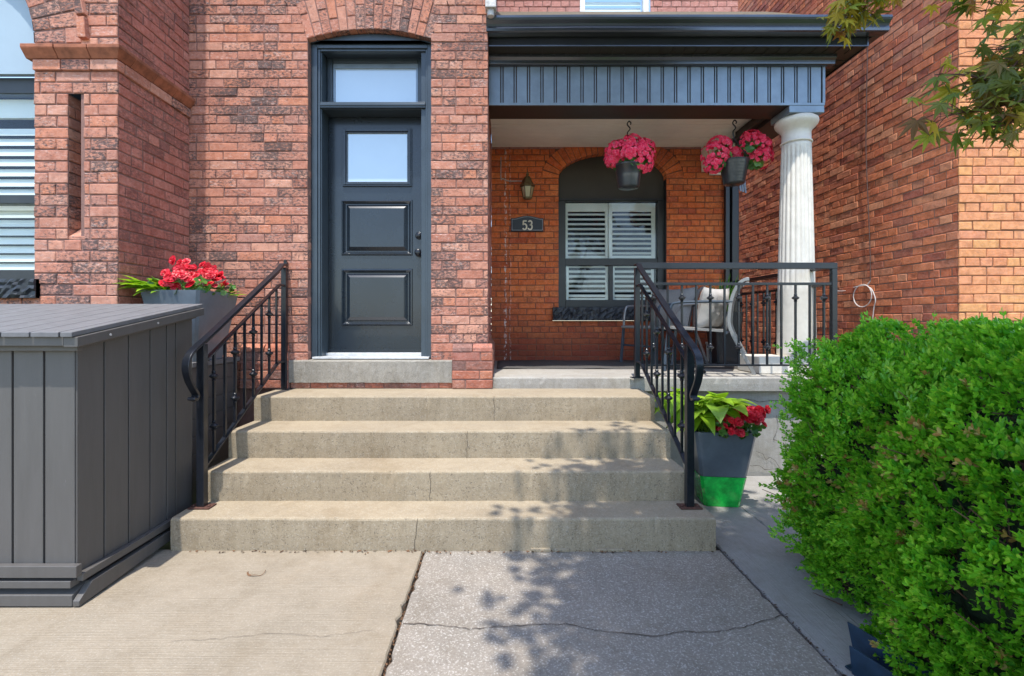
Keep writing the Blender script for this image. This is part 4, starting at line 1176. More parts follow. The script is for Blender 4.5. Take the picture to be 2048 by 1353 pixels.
# ================================================================== PLANTERS
def frustum_pot(m, cx, cy, z0, z1, w0, l0, w1, l1, rot=0, wall=.012, lip=True, mi=0, r0=.0):
    """tapering square pot; corners softened with short chamfers"""
    def ring(w, l, z, ch=.018):
        w, l = w/2, l/2; pts = [(-w+ch, -l), (w-ch, -l), (w, -l+ch), (w, l-ch), (w-ch, l), (-w+ch, l), (-w, l-ch), (-w, -l+ch)]
        c, s = math.cos(rot), math.sin(rot); return [(cx+x*c-y*s, cy+x*s+y*c, z) for x, y in pts]
    rings = [ring(w0, l0, z0), ring(w1, l1, z1)]
    if lip: rings += [ring(w1-.03, l1-.03, z1), ring(w1-.04, l1-.04, z1-.05)]
    i0 = len(m.v)
    for r in rings: m.v += r
    for k in range(len(rings)-1):
        for j in range(8): j2 = (j+1) % 8; m.f.append((i0+k*8+j, i0+k*8+j2, i0+(k+1)*8+j2, i0+(k+1)*8+j)); m.m.append(mi)
    m.f.append(tuple(i0+j for j in range(8))[::-1]); m.m.append(mi)
    if lip: m.f.append(tuple(i0+(len(rings)-1)*8+j for j in range(8))); m.m.append(mi+1)

def leaf_blade(m, base, dirv, length, width, droop=.3, mi=0, segs=6, fold=.25, twist=0, pw=.8):
    """broad leaf: arching midrib with two folded halves"""
    base = Vector(base); d = Vector(dirv).normalized(); up = Vector((0, 0, 1))
    side = d.cross(up)
    if side.length < .05: side = Vector((1, 0, 0))
    side.normalize(); nrm = side.cross(d).normalized()
    if twist: 
        from mathutils import Quaternion
        side = Quaternion(d, twist) @ side; nrm = side.cross(d).normalized()
    vs = []
    for i in range(segs+1):
        t = i/segs
        p = base + d*(length*t) + Vector((0, 0, -droop*length*t*t))
        wd = width/2*(math.sin(math.pi*min(1, t*.97+.03)**pw))**.9
        if i == segs: wd = .0004
        vs += [tuple(p-side*wd+nrm*wd*fold), tuple(p), tuple(p+side*wd+nrm*wd*fold)]
    fs = []
    for i in range(segs):
        a = i*3; fs += [(a, a+1, a+4, a+3), (a+1, a+2, a+5, a+4)]
    m.add(vs, fs, mi)

def bloom(m, c, r, n=6, mi=0, face=None):
    """double begonia bloom: layered rounded petals round a centre"""
    c = Vector(c); f = Vector(face or (rnd(-.6, .6), rnd(-1, -.1), rnd(.0, .9))).normalized()
    a = f.cross(Vector((.13, .3, 1))).normalized(); b = f.cross(a)
    for lay, (rr, tilt, k) in enumerate(((1.0, .25, n), (.68, .6, n-1), (.38, 1.0, 4))):
        off = rnd(0, 6)
        for i in range(k):
            t = off+2*math.pi*i/k; d = (a*math.cos(t)+b*math.sin(t)); s = f.cross(d)
            L_, W = r*rr*rnd(.85, 1.1), r*rr*.62
            p0 = c+f*(lay*r*.12)
            p1 = p0+d*L_*.5+f*L_*tilt*.35; p2 = p0+d*L_*.95+f*L_*tilt*.75; p3 = p0+d*L_*1.05+f*L_*tilt*.6
            i0 = len(m.v)
            m.v += [tuple(p0), tuple(p1-s*W*.85), tuple(p1+s*W*.85+f*r*.05), tuple(p2-s*W*.75), tuple(p2+s*W*.75), tuple(p3), tuple(p1+f*r*.12)]
            m.f += [(i0, i0+1, i0+6), (i0, i0+6, i0+2), (i0+1, i0+3, i0+5, i0+6), (i0+6, i0+5, i0+4, i0+2)]; m.m += [mi]*4

def round_leaf(m, c, r, face, mi=0, n=9):
    c = Vector(c); f = Vector(face).normalized(); a = f.cross(Vector((.2, .1, 1))).normalized(); b = f.cross(a); off = rnd(0, 6)
    i0 = len(m.v); m.v.append(tuple(c-f*r*.2))
    for i in range(n):
        t = off+2*math.pi*i/n; rr = r*(1+.12*math.cos(3*i+off))*(.55 if i == 0 else 1)
        m.v.append(tuple(c+(a*math.cos(t)+b*math.sin(t)*.85)*rr+f*rnd(-.1, .15)*r))
    for i in range(n): m.f.append((i0, i0+1+i, i0+1+(i+1) % n)); m.m.append(mi)

# --- left planter standing on a boarded box
bx = thing('wooden_box', 'low dark grey box of horizontal boards under the left planter', 'box', (-2.3, 3.66, 0))
m = MB(); z = 0.0
while z < .93:
    t = min(z+.118, .945); m.box(-2.50, -2.092, 3.33, 3.90, z+.002, t-.003); z += .12
m.box(-2.49, -2.098, 3.335, 3.895, 0, .95); m.build('box_boards', 'bin', bx, bevel=.002)
m = MB(); m.box(-2.51, -2.078, 3.315, 3.915, .951, .985); m.build('box_top', 'bin_top', bx, bevel=.003)
PL = thing('flower_planter', 'tall slate planter with red begonias against the left brick corner', 'planter', (-2.22, 3.57, .985), 'tapered planters with red begonias and hosta')
m = MB(); frustum_pot(m, -2.235, 3.56, .987, 1.478, .26, .34, .41, .52); m.build('pot', ['pot_grey', 'soil'], PL)
m = MB()
for i in range(60):
    cx_, cy_ = rnd(-2.36, -2.04), rnd(3.34, 3.76); h = rnd(1.52, 1.60)+.09*math.sin((cx_+2.40)*9)
    bloom(m, (cx_, cy_, h), rnd(.022, .036))
for i in range(14):  # cluster leaning forward over the rim
    bloom(m, (rnd(-2.30, -2.04), rnd(3.30, 3.34), rnd(1.49, 1.60)), rnd(.026, .036))
m.build('blossoms', 'petal_red', PL)
m = MB()
for i in range(110):
    cx_, cy_ = rnd(-2.42, -2.02), rnd(3.31, 3.79); round_leaf(m, (cx_, cy_, rnd(1.46, 1.56)), rnd(.02, .042), (rnd(-.7, .7), rnd(-1, .2), rnd(.2, 1)))
m.build('foliage', 'begonia_leaf', PL)
m = MB()
for i in range(34):
    a = R(rnd(150, 290)); leaf_blade(m, (-2.37+rnd(-.03, .05), 3.36+rnd(-.03, .12), 1.46), (math.cos(a)*.8, math.sin(a), rnd(.3, 1.3)), rnd(.15, .23), rnd(.055, .09), rnd(.3, .6))
for i in range(14):
    a = R(rnd(185, 255)); leaf_blade(m, (-2.38+rnd(-.02, .03), 3.34+rnd(-.02, .03), 1.47), (math.cos(a), math.sin(a)*.9, rnd(.3, 1.0)), rnd(.18, .26), rnd(.06, .09), rnd(.2, .5))
for i in range(6):
    leaf_blade(m, (-2.08+rnd(-.03, .02), 3.72+rnd(-.05, .05), 1.45), (rnd(.2, 1), rnd(-.6, .3), rnd(.3, .6)), rnd(.10, .15), .05, .4)
m.build('hosta_leaves', 'hosta', PL)

# --- right planter on the walkway
PR = thing('flower_planter', 'tall slate planter with green reflection painted on its base, hosta and red begonias on the walkway', 'planter', (1.56, 3.5, -.012), 'tapered planters with red begonias and hosta')
rot = R(-7); pc = (1.545, 3.49)
def wz(z): t = (z+.01)/(.515+.01); return .235+(.40-.235)*t
zs = .205
m = MB(); frustum_pot(m, *pc, zs, .515, wz(zs), wz(zs), .40, .40, rot); m.build('pot', ['pot_grey', 'soil'], PR)
m = MB(); frustum_pot(m, *pc, -.01, zs-.002, .235, .235, wz(zs)+.004, wz(zs)+.004, rot, lip=False); m.build('reflection_base', 'pot_reflection', PR)
m = MB()
for i in range(120):
    u = rnd(0, 1); cx_ = 1.47+.31*u; cy_ = rnd(3.22, 3.46); hh = .52+rnd(0, .09)+(.07 if u > .5 else 0)
    if .42 < u < .50: continue
    bloom(m, (cx_, cy_, hh), rnd(.022, .034))
m.build('blossoms', 'petal_red', PR)
m = MB()
for i in range(130):
    round_leaf(m, (rnd(1.42, 1.76), rnd(3.24, 3.6), rnd(.49, .60)), rnd(.018, .04), (rnd(-.7, .7), rnd(-1, .2), rnd(.2, 1)))
m.build('foliage', 'begonia_leaf', PR)
m = MB()
for i in range(90):
    a = rnd(0, 6.283); b0 = (1.43+rnd(-.08, .10), 3.52+rnd(-.10, .12), .46)
    h = rnd(.7, 2.6); L_ = rnd(.30, .50)
    st_ = Vector((math.cos(a), math.sin(a)*.8, h)).normalized()
    p1 = Vector(b0)+st_*L_*.6
    m.tube([b0, tuple(p1)], .003, 4, 0, False)
    leaf_blade(m, tuple(p1), (math.cos(a), math.sin(a)*.8, rnd(.0, .7)), rnd(.15, .22), rnd(.11, .16), rnd(.4, .9), pw=.68)
m.build('hosta_leaves', 'hosta', PR)

# ================================================================== HANGING BASKETS
def basket(loc, hook, seed, label, tex=0):
    random.seed(seed)
    root = thing('hanging_basket', label, 'hanging basket', loc, 'hanging baskets under the porch beam')
    x, y, z = loc       # z = pot base
    m = MB(); ph = .215
    prof = [(.088, 0), (.094, .004), (.098, .016), (.112, ph*.5), (.124, ph-.02), (.134, ph-.018), (.136, ph), (.128, ph+.002), (.122, ph-.02)]
    if tex: prof = [(.088, 0)] + [(.092+.040*k/22+.0006*math.sin(k*2.1), .006+(ph-.01)*k/22) for k in range(23)] + [(.137, ph), (.126, ph-.01)]
    m.lathe(prof, loc, 40); m.lathe([(.06, -.004), (.07, .002)], loc, 20)
    m.build('pot', 'pot_black', root, smooth=True)
    m = MB(); top = (x+.0, y, hook-.16)
    for k in range(3):
        a = R(40+120*k+seed*10); m.tube([(x+.13*math.cos(a), y+.13*math.sin(a), z+ph), top], .0028, 5)
    m.tube(smooth_path([top, (x-.01, y, hook-.10), (x+.015, y, hook-.06), (x-.012, y, hook-.02), (x+.004, y, hook+.01), (x+.022, y, hook-.004), (x+.018, y, hook-.022)], 5), .006, 6)
    m.build('hanger', 'iron', root)
    return root, z+ph
def fill_basket(root, x, y, zt, lobes, n, seed):
    random.seed(seed); mf, ml = MB(), MB()
    for i in range(n):
        lx, ly, lz_, r = random.choice(lobes)
        v = Vector((random.gauss(0, 1), random.gauss(0, 1)-.45, random.gauss(0, 1)+.25)).normalized()
        p = (x+lx+v.x*r*1.05, y+ly+v.y*r, zt+lz_+v.z*r*.95)
        bloom(mf, p, rnd(.015, .023), 6, 0, (v.x+rnd(-.3, .3), v.y+rnd(-.3, .3)-.2, v.z+rnd(-.2, .3)))
    for i in range(90):
        lx, ly, lz_, r = random.choice(lobes)
        v = Vector((random.gauss(0, 1), random.gauss(0, 1)-.3, random.gauss(0, 1)-.7)).normalized()
        round_leaf(ml, (x+lx*.8+v.x*r*.86, y+ly+v.y*r*.86, zt+lz_*.7+v.z*r*.8), rnd(.028, .048), (v.x, v.y-.4, v.z+.5))
    mf.build('blossoms', 'petal_pink', root); ml.build('foliage', 'begonia_leaf', root)
bs = F/4.62
b1 = (( 1257-1000)/bs, 4.62, EYE+(645-377)/bs)
root, zt1 = basket(b1, 3.145, 3, 'black pot of coral pink begonias hanging at the middle of the beam')
fill_basket(root, b1[0], b1[1], zt1, [(-.10, 0, .12, .115), (.10, -.02, .08, .14), (.03, 0, .17, .12), (.13, .02, .14, .12), (.0, -.06, .08, .11), (-.15, .0, .05, .07), (.12, -.05, .0, .09)], 560, 11)
b2 = ((1468-1000)/bs, 4.62, EYE+(645-369)/bs)
root, zt2 = basket(b2, 3.155, 5, 'textured black pot of coral pink begonias hanging next to the column', 1)
fill_basket(root, b2[0], b2[1], zt2, [(-.19, -.02, .06, .12), (-.14, 0, .14, .10), (-.21, -.03, -.04, .08), (.19, -.02, .12, .13), (.24, 0, .04, .11), (.16, .0, .20, .09), (.25, .0, .14, .09), (.02, .05, .08, .07)], 600, 12)
random.seed(21)

# ================================================================== LANTERN + PLAQUE
ly_ = 5.63; ls = F/ly_; lx = (1055-1000)/ls; zz_ = lambda py: EYE+(645-py)/ls
LN = thing('wall_lantern', 'small aged brass lantern on the porch wall above the number plaque', 'lantern', (lx, 5.76, zz_(375)))
m = MB(); 
m.lathe([(.010, zz_(400)), (.045, zz_(399)), (.048, zz_(397)), (.046, zz_(395))], (lx, ly_, 0), 6)
m.lathe([(.072, zz_(374.5)), (.088, zz_(374)), (.086, zz_(372)), (.060, zz_(365)), (.040, zz_(357)), (.030, zz_(354)), (.012, zz_(352)), (.016, zz_(350)), (.020, zz_(348.5)), (.012, zz_(347)), (.005, zz_(345.5)), (.003, zz_(339))], (lx, ly_, 0), 6)
m.tube(smooth_path([(lx, ly_, zz_(352)), (lx-.04, ly_+.04, zz_(356)), (lx-.055, ly_+.1, zz_(362)), (lx-.03, 5.75, zz_(368))], 5), .007, 6)
for k in range(6):
    a = R(60*k); m.tube([(lx+.075*math.cos(a), ly_+.075*math.sin(a), zz_(374)), (lx+.047*math.cos(a), ly_+.047*math.sin(a), zz_(397))], .004, 4)
m.box(lx-.04, lx+.04, 5.742, 5.76, zz_(375), zz_(360))
m.build('lantern_body', 'brass', LN)
m = MB(); m.lathe([(.044, zz_(396)), (.070, zz_(375))], (lx, ly_, 0), 6); m.build('lantern_glass', 'lamp_glass', LN)
m = MB(); xx0 = X_PIER+.012
m.tube(smooth_path([(.012, 5.752, 3.20), (.012, 5.748, 2.95), (.035, 5.742, zz_(352)), (.10, 5.740, zz_(357)), (.2, 5.740, zz_(357)), (lx-.02, 5.745, zz_(357))], 6), .006, 6); m.build('conduit', 'galv', LN)

ps = F/5.73; pxx = lambda px: (px-1000)/ps; pz = lambda py: EYE+(645-py)/ps
PQ = thing('house_number_plaque', 'dark navy plaque with an arched top reading 53 on the brick', 'plaque', (pxx(1054), 5.75, pz(448)))
def plaque_poly(e, y):
    x0, x1, z0, z1 = pxx(1022)+e, pxx(1087)-e, pz(463)+e, pz(437)-e
    pts = [(x0, y, z0), (x1, y, z0), (x1, y, z1)]
    for i in range(1, 12):
        t = i/12; x = x1+(x1-x0)*-t; pts.append((x, y, z1+.030*math.sin(math.pi*max(0, min(1, (t-.08)/.84)))**1.5))
    pts.append((x0, y, z1)); return pts
m = MB(); m.prism(plaque_poly(0, 5.728), (0, .03, 0)); m.build('backplate', 'plaque', PQ, bevel=.002)
m = MB()
A, Bq = plaque_poly(.010, 5.7265), plaque_poly(.0155, 5.7265)
for i in range(len(A)):
    j = (i+1) % len(A); i0 = len(m.v)
    m.hexa([A[i], A[j], Bq[j], Bq[i], *[(p[0], p[1]-.002, p[2]) for p in (A[i], A[j], Bq[j], Bq[i])]])
m.build('rim', 'plaque_rim', PQ)
def numeral(strokes, cx, cz, hgt, wid, name):
    m = MB()
    for st_ in strokes:
        pts = [(cx+(a-.5)*wid, 5.724, cz+(b-.5)*hgt) for a, b in st_]; m.bar(pts, (0, 1, 0), .006, .0165)
    m.build(name, 'cream', PQ)
def arc(cx, cy, rx, ry, a0, a1, n=12): return [(cx+rx*math.cos(R(a0+(a1-a0)*i/n)), cy+ry*math.sin(R(a0+(a1-a0)*i/n))) for i in range(n+1)]
five = [[(.92, .97), (.18, .97)], [(.20, 1.0), (.12, .52)], [(.12, .54)]+arc(.46, .33, .46, .31, 125, -150, 16)]
three = [arc(.46, .75, .38, .23, 155, -80, 14)+[], arc(.44, .30, .46, .29, 85, -155, 16), [(.36, .545), (.56, .545)]]
numeral(five, pxx(1049.5), pz(451), .105, .052, 'numeral'); numeral(three, pxx(1060.5), pz(451), .105, .052, 'numeral')

# ================================================================== PORCH FURNITURE
def pillow(m, c, w, h, t, tilt=0, yaw=0, mi=0, n=12, wr=.012):
    c = Vector(c); from mathutils import Matrix
    Mx = Matrix.Rotation(yaw, 3, 'Z') @ Matrix.Rotation(tilt, 3, 'Y')
    for sgn in (1, -1):
        i0 = len(m.v)
        for i in range(n+1):
            for j in range(n+1):
                u, v = i/n*2-1, j/n*2-1
                th = t/2*((1-u**4)*(1-v**4))**.6
                pu, pv = u*(1-.07*(1-v*v)), v*(1-.07*(1-u*u))
                e = wr*math.sin(u*9+v*5)*math.sin(v*7-u*3)*(1-u*u)*(1-v*v)+rnd(-.003, .003)
                p = Mx @ Vector((sgn*(th+e*.7) if abs(u) < 1 and abs(v) < 1 else 0, pu*w/2, pv*h/2)); m.v.append(tuple(c+p))
        for i in range(n):
            for j in range(n):
                a = i0+i*(n+1)+j; f = (a, a+1, a+n+2, a+n+1); m.f.append(f if sgn > 0 else f[::-1]); m.m.append(mi)
FZ = .809
def chair(loc, yaw, label):
    """low sling chair; local +x is the way the sitter faces"""
    root = thing('patio_chair', label, 'chair', (0, 0, 0), 'sling chairs on the porch')
    m = MB(); m.bar([(.26, 0, .405), (-.22, 0, .375)], (0, 1, 0), .48, .022); m.tube([(.27, -.25, .40), (.27, .25, .40)], .016, 8)
    m.build('seat', 'sling', root)
    m = MB(); bp = smooth_path([(-.22, 0, .375), (-.262, 0, .56), (-.30, 0, .70), (-.36, 0, .80)], 5); m.bar([tuple(p) for p in bp], (0, 1, 0), .46, .018); m.build('backrest', 'sling', root)
    for s in (-1, 1):
        y = s*.26
        m = MB(); m.bar([tuple(p) for p in smooth_path([(-.46, y, .0), (-.36, y, .20), (-.27, y, .40), (-.265, y, .52), (-.285, y, .66), (-.33, y, .77), (-.38, y, .815), (-.42, y, .82)], 5)], (0, 1, 0), .020, .030)
        m.build('leg', 'chair_metal', root, bevel=.004)
        m = MB(); m.bar([(.28, y, 0), (.24, y, .40)], (0, 1, 0), .022, .030); m.build('leg', 'chair_dark', root, bevel=.004)
        m = MB(); m.tube(smooth_path([(-.29, y, .63), (-.05, y, .635), (.16, y, .63), (.215, y, .60), (.235, y, .50), (.24, y, .40)], 5), .013, 8); m.build('armrest', 'chair_metal' if s < 0 else 'chair_dark', root)
    m = MB(); m.tube([(-.24, -.26, .36), (-.24, .26, .36)], .012, 6); m.build('stretcher', 'chair_dark', root); m = MB(); m.tube([(.25, -.26, .20), (.25, .26, .20)], .010, 6); m.build('stretcher', 'chair_dark', root)
    root.location = loc; root.rotation_euler = (0, 0, yaw)
    return root
chair((1.88, 4.62, FZ), R(153), 'silver framed grey sling chair at the front of the porch holding the crumpled beige cushion')
chair((1.70, 5.30, FZ), R(205), 'slate armed sling chair further back by the window holding the smooth pale cushion')
m = MB(); pillow(m, (1.97, 4.55, FZ+.575), .38, .40, .15, R(14), R(-58), wr=.03); tag(m.build('cushion', 'pillow', smooth=True), 'crumpled beige cushion propped on the front porch chair', 'cushion', 'porch chair cushions')
m = MB(); pillow(m, (1.80, 5.12, FZ+.60), .50, .46, .15, R(22), R(32), wr=.004); tag(m.build('cushion', 'sling', smooth=True), 'smooth pale grey cushion on the rear porch chair under the window', 'cushion', 'porch chair cushions')
# spiky plant in tall black pot
SP = thing('potted_plant', 'spiky green plant in a tall black pot behind the porch chairs', 'plant', (2.46, 5.30, FZ))
m = MB(); frustum_pot(m, 2.42, 5.30, FZ+.001, FZ+.56, .22, .22, .30, .30); m.build('pot', ['pot_black', 'soil'], SP)
m = MB()
for i in range(34):
    a = rnd(0, 6.28); leaf_blade(m, (2.42+rnd(-.03, .03), 5.30+rnd(-.03, .03), FZ+.52), (math.cos(a), math.sin(a), rnd(1.0, 5)), rnd(.44, .62), rnd(.024, .036), rnd(.1, .5), segs=7, pw=.5)
m.build('leaves', 'spike_leaf', SP)
# small white pot and wood stub at the wall
m = MB(); m.lathe([(.045, 0), (.055, .005), (.062, .20), (.068, .21), (.068, .23), (.056, .23), (.054, .19)], (2.40, 5.55, FZ), 20); tag(m.build('ceramic_pot', 'pot_white', smooth=True), 'small white pot standing by the wall under the porch window', 'pot')
m = MB(); m.hexa([(2.49, 5.60, FZ), (2.54, 5.60, FZ), (2.54, 5.66, FZ), (2.49, 5.66, FZ), (2.50, 5.60, FZ+.24), (2.55, 5.60, FZ+.25), (2.55, 5.66, FZ+.25), (2.50, 5.66, FZ+.24)])
tag(m.build('wood_stub', 'wood_post', bevel=.003), 'short weathered wooden stub beside the small white pot', 'wood block')
# porch mat, slightly rippled with a turned corner
m = MB(); nx, ny = 60, 14; mx0, mx1, my0, my1 = -.03, 2.40, 4.72, 5.72
for i in range(nx+1):
    for j in range(ny+1):
        x = mx0+(mx1-mx0)*i/nx; y = my0+(my1-my0)*j/ny
        z = FZ+.008+.003*math.sin(x*7+y*3)+.002*math.sin(x*15)
        if j == 0: y += .012*math.sin(x*4)
        m.v.append((x, y, z))
for i in range(nx):
    for j in range(ny): a = i*(ny+1)+j; m.f.append((a, a+ny+1, a+ny+2, a+1)); m.m.append(0)
mt = m.build('porch_mat', 'mat', smooth=True); tag(mt, 'wide dark woven mat covering the porch floor', 'mat')
so_ = mt.modifiers.new('solid', 'SOLIDIFY'); so_.thickness = .006
m = MB(); pts = [(0, .004), (.05, .004), (.10, .01), (.14, .028), (.155, .034), (.165, .022), (.158, .012)]
cx_, cy_ = (1370-1000)/230., 4.33
m.bar([tuple(p) for p in smooth_path([(cx_+a, cy_, FZ+b+.001) for a, b in pts], 4)], (0, 1, 0), .22, .007)
tag(m.build('door_mat', 'mat'), 'small brown mat with a curled end behind the porch railing', 'mat')

# black edging channel by the hedge
E0 = Vector((1.262, 1.80, -.012)); dirE = Vector((.33, -1, 0)).normalized(); sdE = Vector((1, .33, 0)).normalized()
m = MB()
def pe(t, s, z): p = E0+dirE*t+sdE*s; return (p.x, p.y, z)
m.hexa([pe(.03, 0, -.01), pe(.9, 0, -.01), pe(.9, .006, -.01), pe(.03, .006, -.01), pe(0.02, 0, .085), pe(.9, 0, .085), pe(.9, .006, .085), pe(0.02, .006, .085)])
m.hexa([pe(0, .006, -.008), pe(.9, .006, -.008), pe(.9, .085, -.008), pe(0, .085, -.008), pe(0, .006, -.002), pe(.9, .006, -.002), pe(.9, .085, -.002), pe(0, .085, -.002)])
m.hexa([pe(-.02, .085, -.01), pe(.9, .085, -.01), pe(.9, .091, -.01), pe(-.02, .091, -.01), pe(-.05, .085, .115), pe(.9, .085, .115), pe(.9, .091, .115), pe(-.05, .091, .115)])
tag(m.build('garden_edging', 'edging', bevel=.001), 'blue black metal edging channel at the foot of the hedge', 'edging')

# ================================================================== HEDGE
random.seed(5)
HG = thing('boxwood_hedge', 'dense bright green boxwood hedge filling the right corner beside the walkway', 'hedge', (2.1, 1.9, 0))
def hedge_left(y):   # base line of the left face
    return 1.40+(y-1.75)*.19
def lump(a, b, s=0): return .045*math.sin(a*7.1+s)+.035*math.sin(b*9.3+1.7*s)+.042*math.sin(a*13+b*11)+.032*math.sin(a*23-b*17)+.02*math.sin(a*41+b*37)
from mathutils import Quaternion
def sprig(m, p, d, L_, nl, ls, mi):
    """twig with opposite oval leaves along it"""
    d = d.normalized(); up = Vector((rnd(-.3, .3), rnd(-.3, .3), 1)); s = d.cross(up)
    if s.length < .1: s = Vector((1, 0, 0))
    s.normalize(); n = s.cross(d)
    for k in range(nl):
        t = (k+.4)/nl; q = p+d*(L_*t)
        ax = s if k % 2 == 0 else n
        for sg in (1, -1):
            ld = (d*1.15+ax*sg*(.80-.45*t)+n*.10).normalized(); l = 1.12*ls*(1.0-.3*t)*rnd(.85, 1.15); sd = ld.cross(n if k % 2 == 0 else s).normalized(); nn = sd.cross(ld)
            wv = l*.225
            i0 = len(m.v); a = q
            m.v += [tuple(a), tuple(a+ld*l*.45-sd*wv+nn*wv*.35), tuple(a+ld*l*.5), tuple(a+ld*l*.45+sd*wv+nn*wv*.35), tuple(a+ld*l*.85-sd*wv*.62+nn*wv*.1), tuple(a+ld*l*.85+sd*wv*.62+nn*wv*.1), tuple(a+ld*l*1.02-nn*wv*.2)]
            m.f += [(i0, i0+1, i0+2), (i0, i0+2, i0+3), (i0+1, i0+4, i0+6, i0+2), (i0+2, i0+6, i0+5, i0+3)]; m.m += [mi]*4
mh = MB()
Y0, Y1 = .9, 2.62
def surf_left(y, z):
    h = max(0, z)/1.22
    end = max(0, (y-2.42)/.25)
    x = hedge_left(y)-.02+.10*(1-h)*0 - .015*math.sin(math.pi*min(1, h*.95))+.035 + .50*max(0, h-.70)**1.25/.15**1.25*.30 + .22*end**2
    return x+lump(y, z)
cnt = 0
for i in range(8600):      # left face, seen from the path
    y = rnd(Y0, Y1+.05); z = rnd(.03, 1.24)
    dens = .5+.5*math.sin(y*6+z*5)*math.sin(z*8-y*3)
    dep = abs(random.gauss(0, .035))+(.05 if random.random() < .2 else 0)
    p = Vector((surf_left(y, z)+dep, y, z))
    if p.x > 3.0: continue
    if math.sin(y*9+z*11)*math.sin(z*14-y*6) > .62 and random.random() < .6: continue
    d = Vector((-1, rnd(-.5, .15), rnd(.15, .9)+.6*max(0, z-.9)))
    brown = random.random() < (.11 if (.30 < z < .95 and math.sin(y*5+z*7) > .1) else .02)
    sprig(mh, p, d, rnd(.035, .065), random.choice((3, 4, 4, 5)), rnd(.021, .033), 1 if brown else 0)
for i in range(5200):      # top
    y = rnd(Y0, Y1); x = rnd(1.38, 2.9)
    z = 1.075+lump(x, y, 2)*1.0+.03*math.sin(x*31+y*19)-.03*abs(random.gauss(0, 1))-.45*max(0, 1.75-x)**1.5/.3**.5
    if x < surf_left(y, z)-.05: continue
    sprig(mh, Vector((x, y, z)), Vector((rnd(-.8, .4), rnd(-.7, .3), 1)), rnd(.04, .075), random.choice((4, 5, 5)), rnd(.022, .034), 0)
for i in range(80):      # long new shoots that stand proud
    y = rnd(1.2, Y1); x = rnd(1.82, 2.7)
    sprig(mh, Vector((x, y, 1.08+lump(x, y, 2)*1.0+rnd(-.02, .05))), Vector((rnd(-.6, .3), rnd(-.3, .3), 1)), rnd(.06, .12), 6, .027, 0)
for i in range(2600):      # far end face
    x = rnd(1.5, 2.9); z = rnd(.05, 1.15); sprig(mh, Vector((x, Y1+.02+lump(x, z)-abs(random.gauss(0, .03)), z)), Vector((rnd(-.6, .4), 1, rnd(0, .8))), .05, 4, .022, 0)
for i in range(3200):      # near end face
    x = rnd(1.3, 2.95); z = rnd(.03, 1.12); sprig(mh, Vector((x, Y0-.02+lump(x, z)*.6+abs(random.gauss(0, .03)), z)), Vector((rnd(-.6, .4), -1, rnd(0, .8))), .05, 4, .028, 0)
for i in range(1800):      # right flank
    y = rnd(Y0, Y1); z = rnd(.03, 1.12); sprig(mh, Vector((2.93+lump(y, z)*.6, y, z)), Vector((1, rnd(-.5, .5), rnd(0, .8))), .05, 4, .028, 0)
for i in range(90):      # stray low twigs reaching over the walkway
    y = rnd(1.75, 2.55); z = rnd(.1, .5); sprig(mh, Vector((surf_left(y, z)-.02, y, z)), Vector((-1, rnd(-.3, .3), rnd(-.1, .3))), rnd(.06, .10), 6, .021, 0)
mh.build('leaves', ['box_leaf', 'box_brown'], HG)
# inner mass of old twigs
m = MB()
for i in range(1500):
    y = rnd(Y0, Y1-.05); z = rnd(.0, 1.0); x = surf_left(y, max(.1, z))+rnd(.06, .5)
    d = Vector((rnd(-1, .3), rnd(-.6, .6), rnd(.1, 1))).normalized(); p = Vector((x, y, z)); L_ = rnd(.08, .2)
    m.tube([tuple(p), tuple(p+d*L_)], [.003, .0015], 4, 0, False)
for i in range(26):
    y = rnd(Y0, Y1-.1); m.tube([(hedge_left(y)+.3+rnd(-.1, .3), y, -.05), (hedge_left(y)+.25+rnd(-.2, .4), y+rnd(-.1, .1), .8)], [.012, .006], 6)
m.build('branches', 'twig', HG)
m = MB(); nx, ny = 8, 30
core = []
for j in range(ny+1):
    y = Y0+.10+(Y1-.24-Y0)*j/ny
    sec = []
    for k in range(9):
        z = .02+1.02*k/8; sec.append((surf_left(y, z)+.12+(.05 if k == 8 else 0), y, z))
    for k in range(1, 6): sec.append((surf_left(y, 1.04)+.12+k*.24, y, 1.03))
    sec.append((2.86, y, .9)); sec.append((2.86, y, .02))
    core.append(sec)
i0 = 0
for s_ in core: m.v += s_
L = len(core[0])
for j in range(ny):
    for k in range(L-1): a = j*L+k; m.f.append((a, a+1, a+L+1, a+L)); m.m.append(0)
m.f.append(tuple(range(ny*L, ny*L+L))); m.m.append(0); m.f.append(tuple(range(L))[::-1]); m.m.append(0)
M['hedge_core'] = simple('hedge_shaded_core', (.018, .03, .010), .9, noise=.5, nscale=60, bump=1)  # near-black green paints the shade deep between the leaves
m.build('inner_shade_mass', 'hedge_core', HG)
m = MB(); m.box(1.665, 3.7, .3, 2.74, -.15, .004); m.box(1.42, 1.664, .3, 1.86, -.15, .003); tag(m.build('soil_bed', 'soil'), kind='structure')

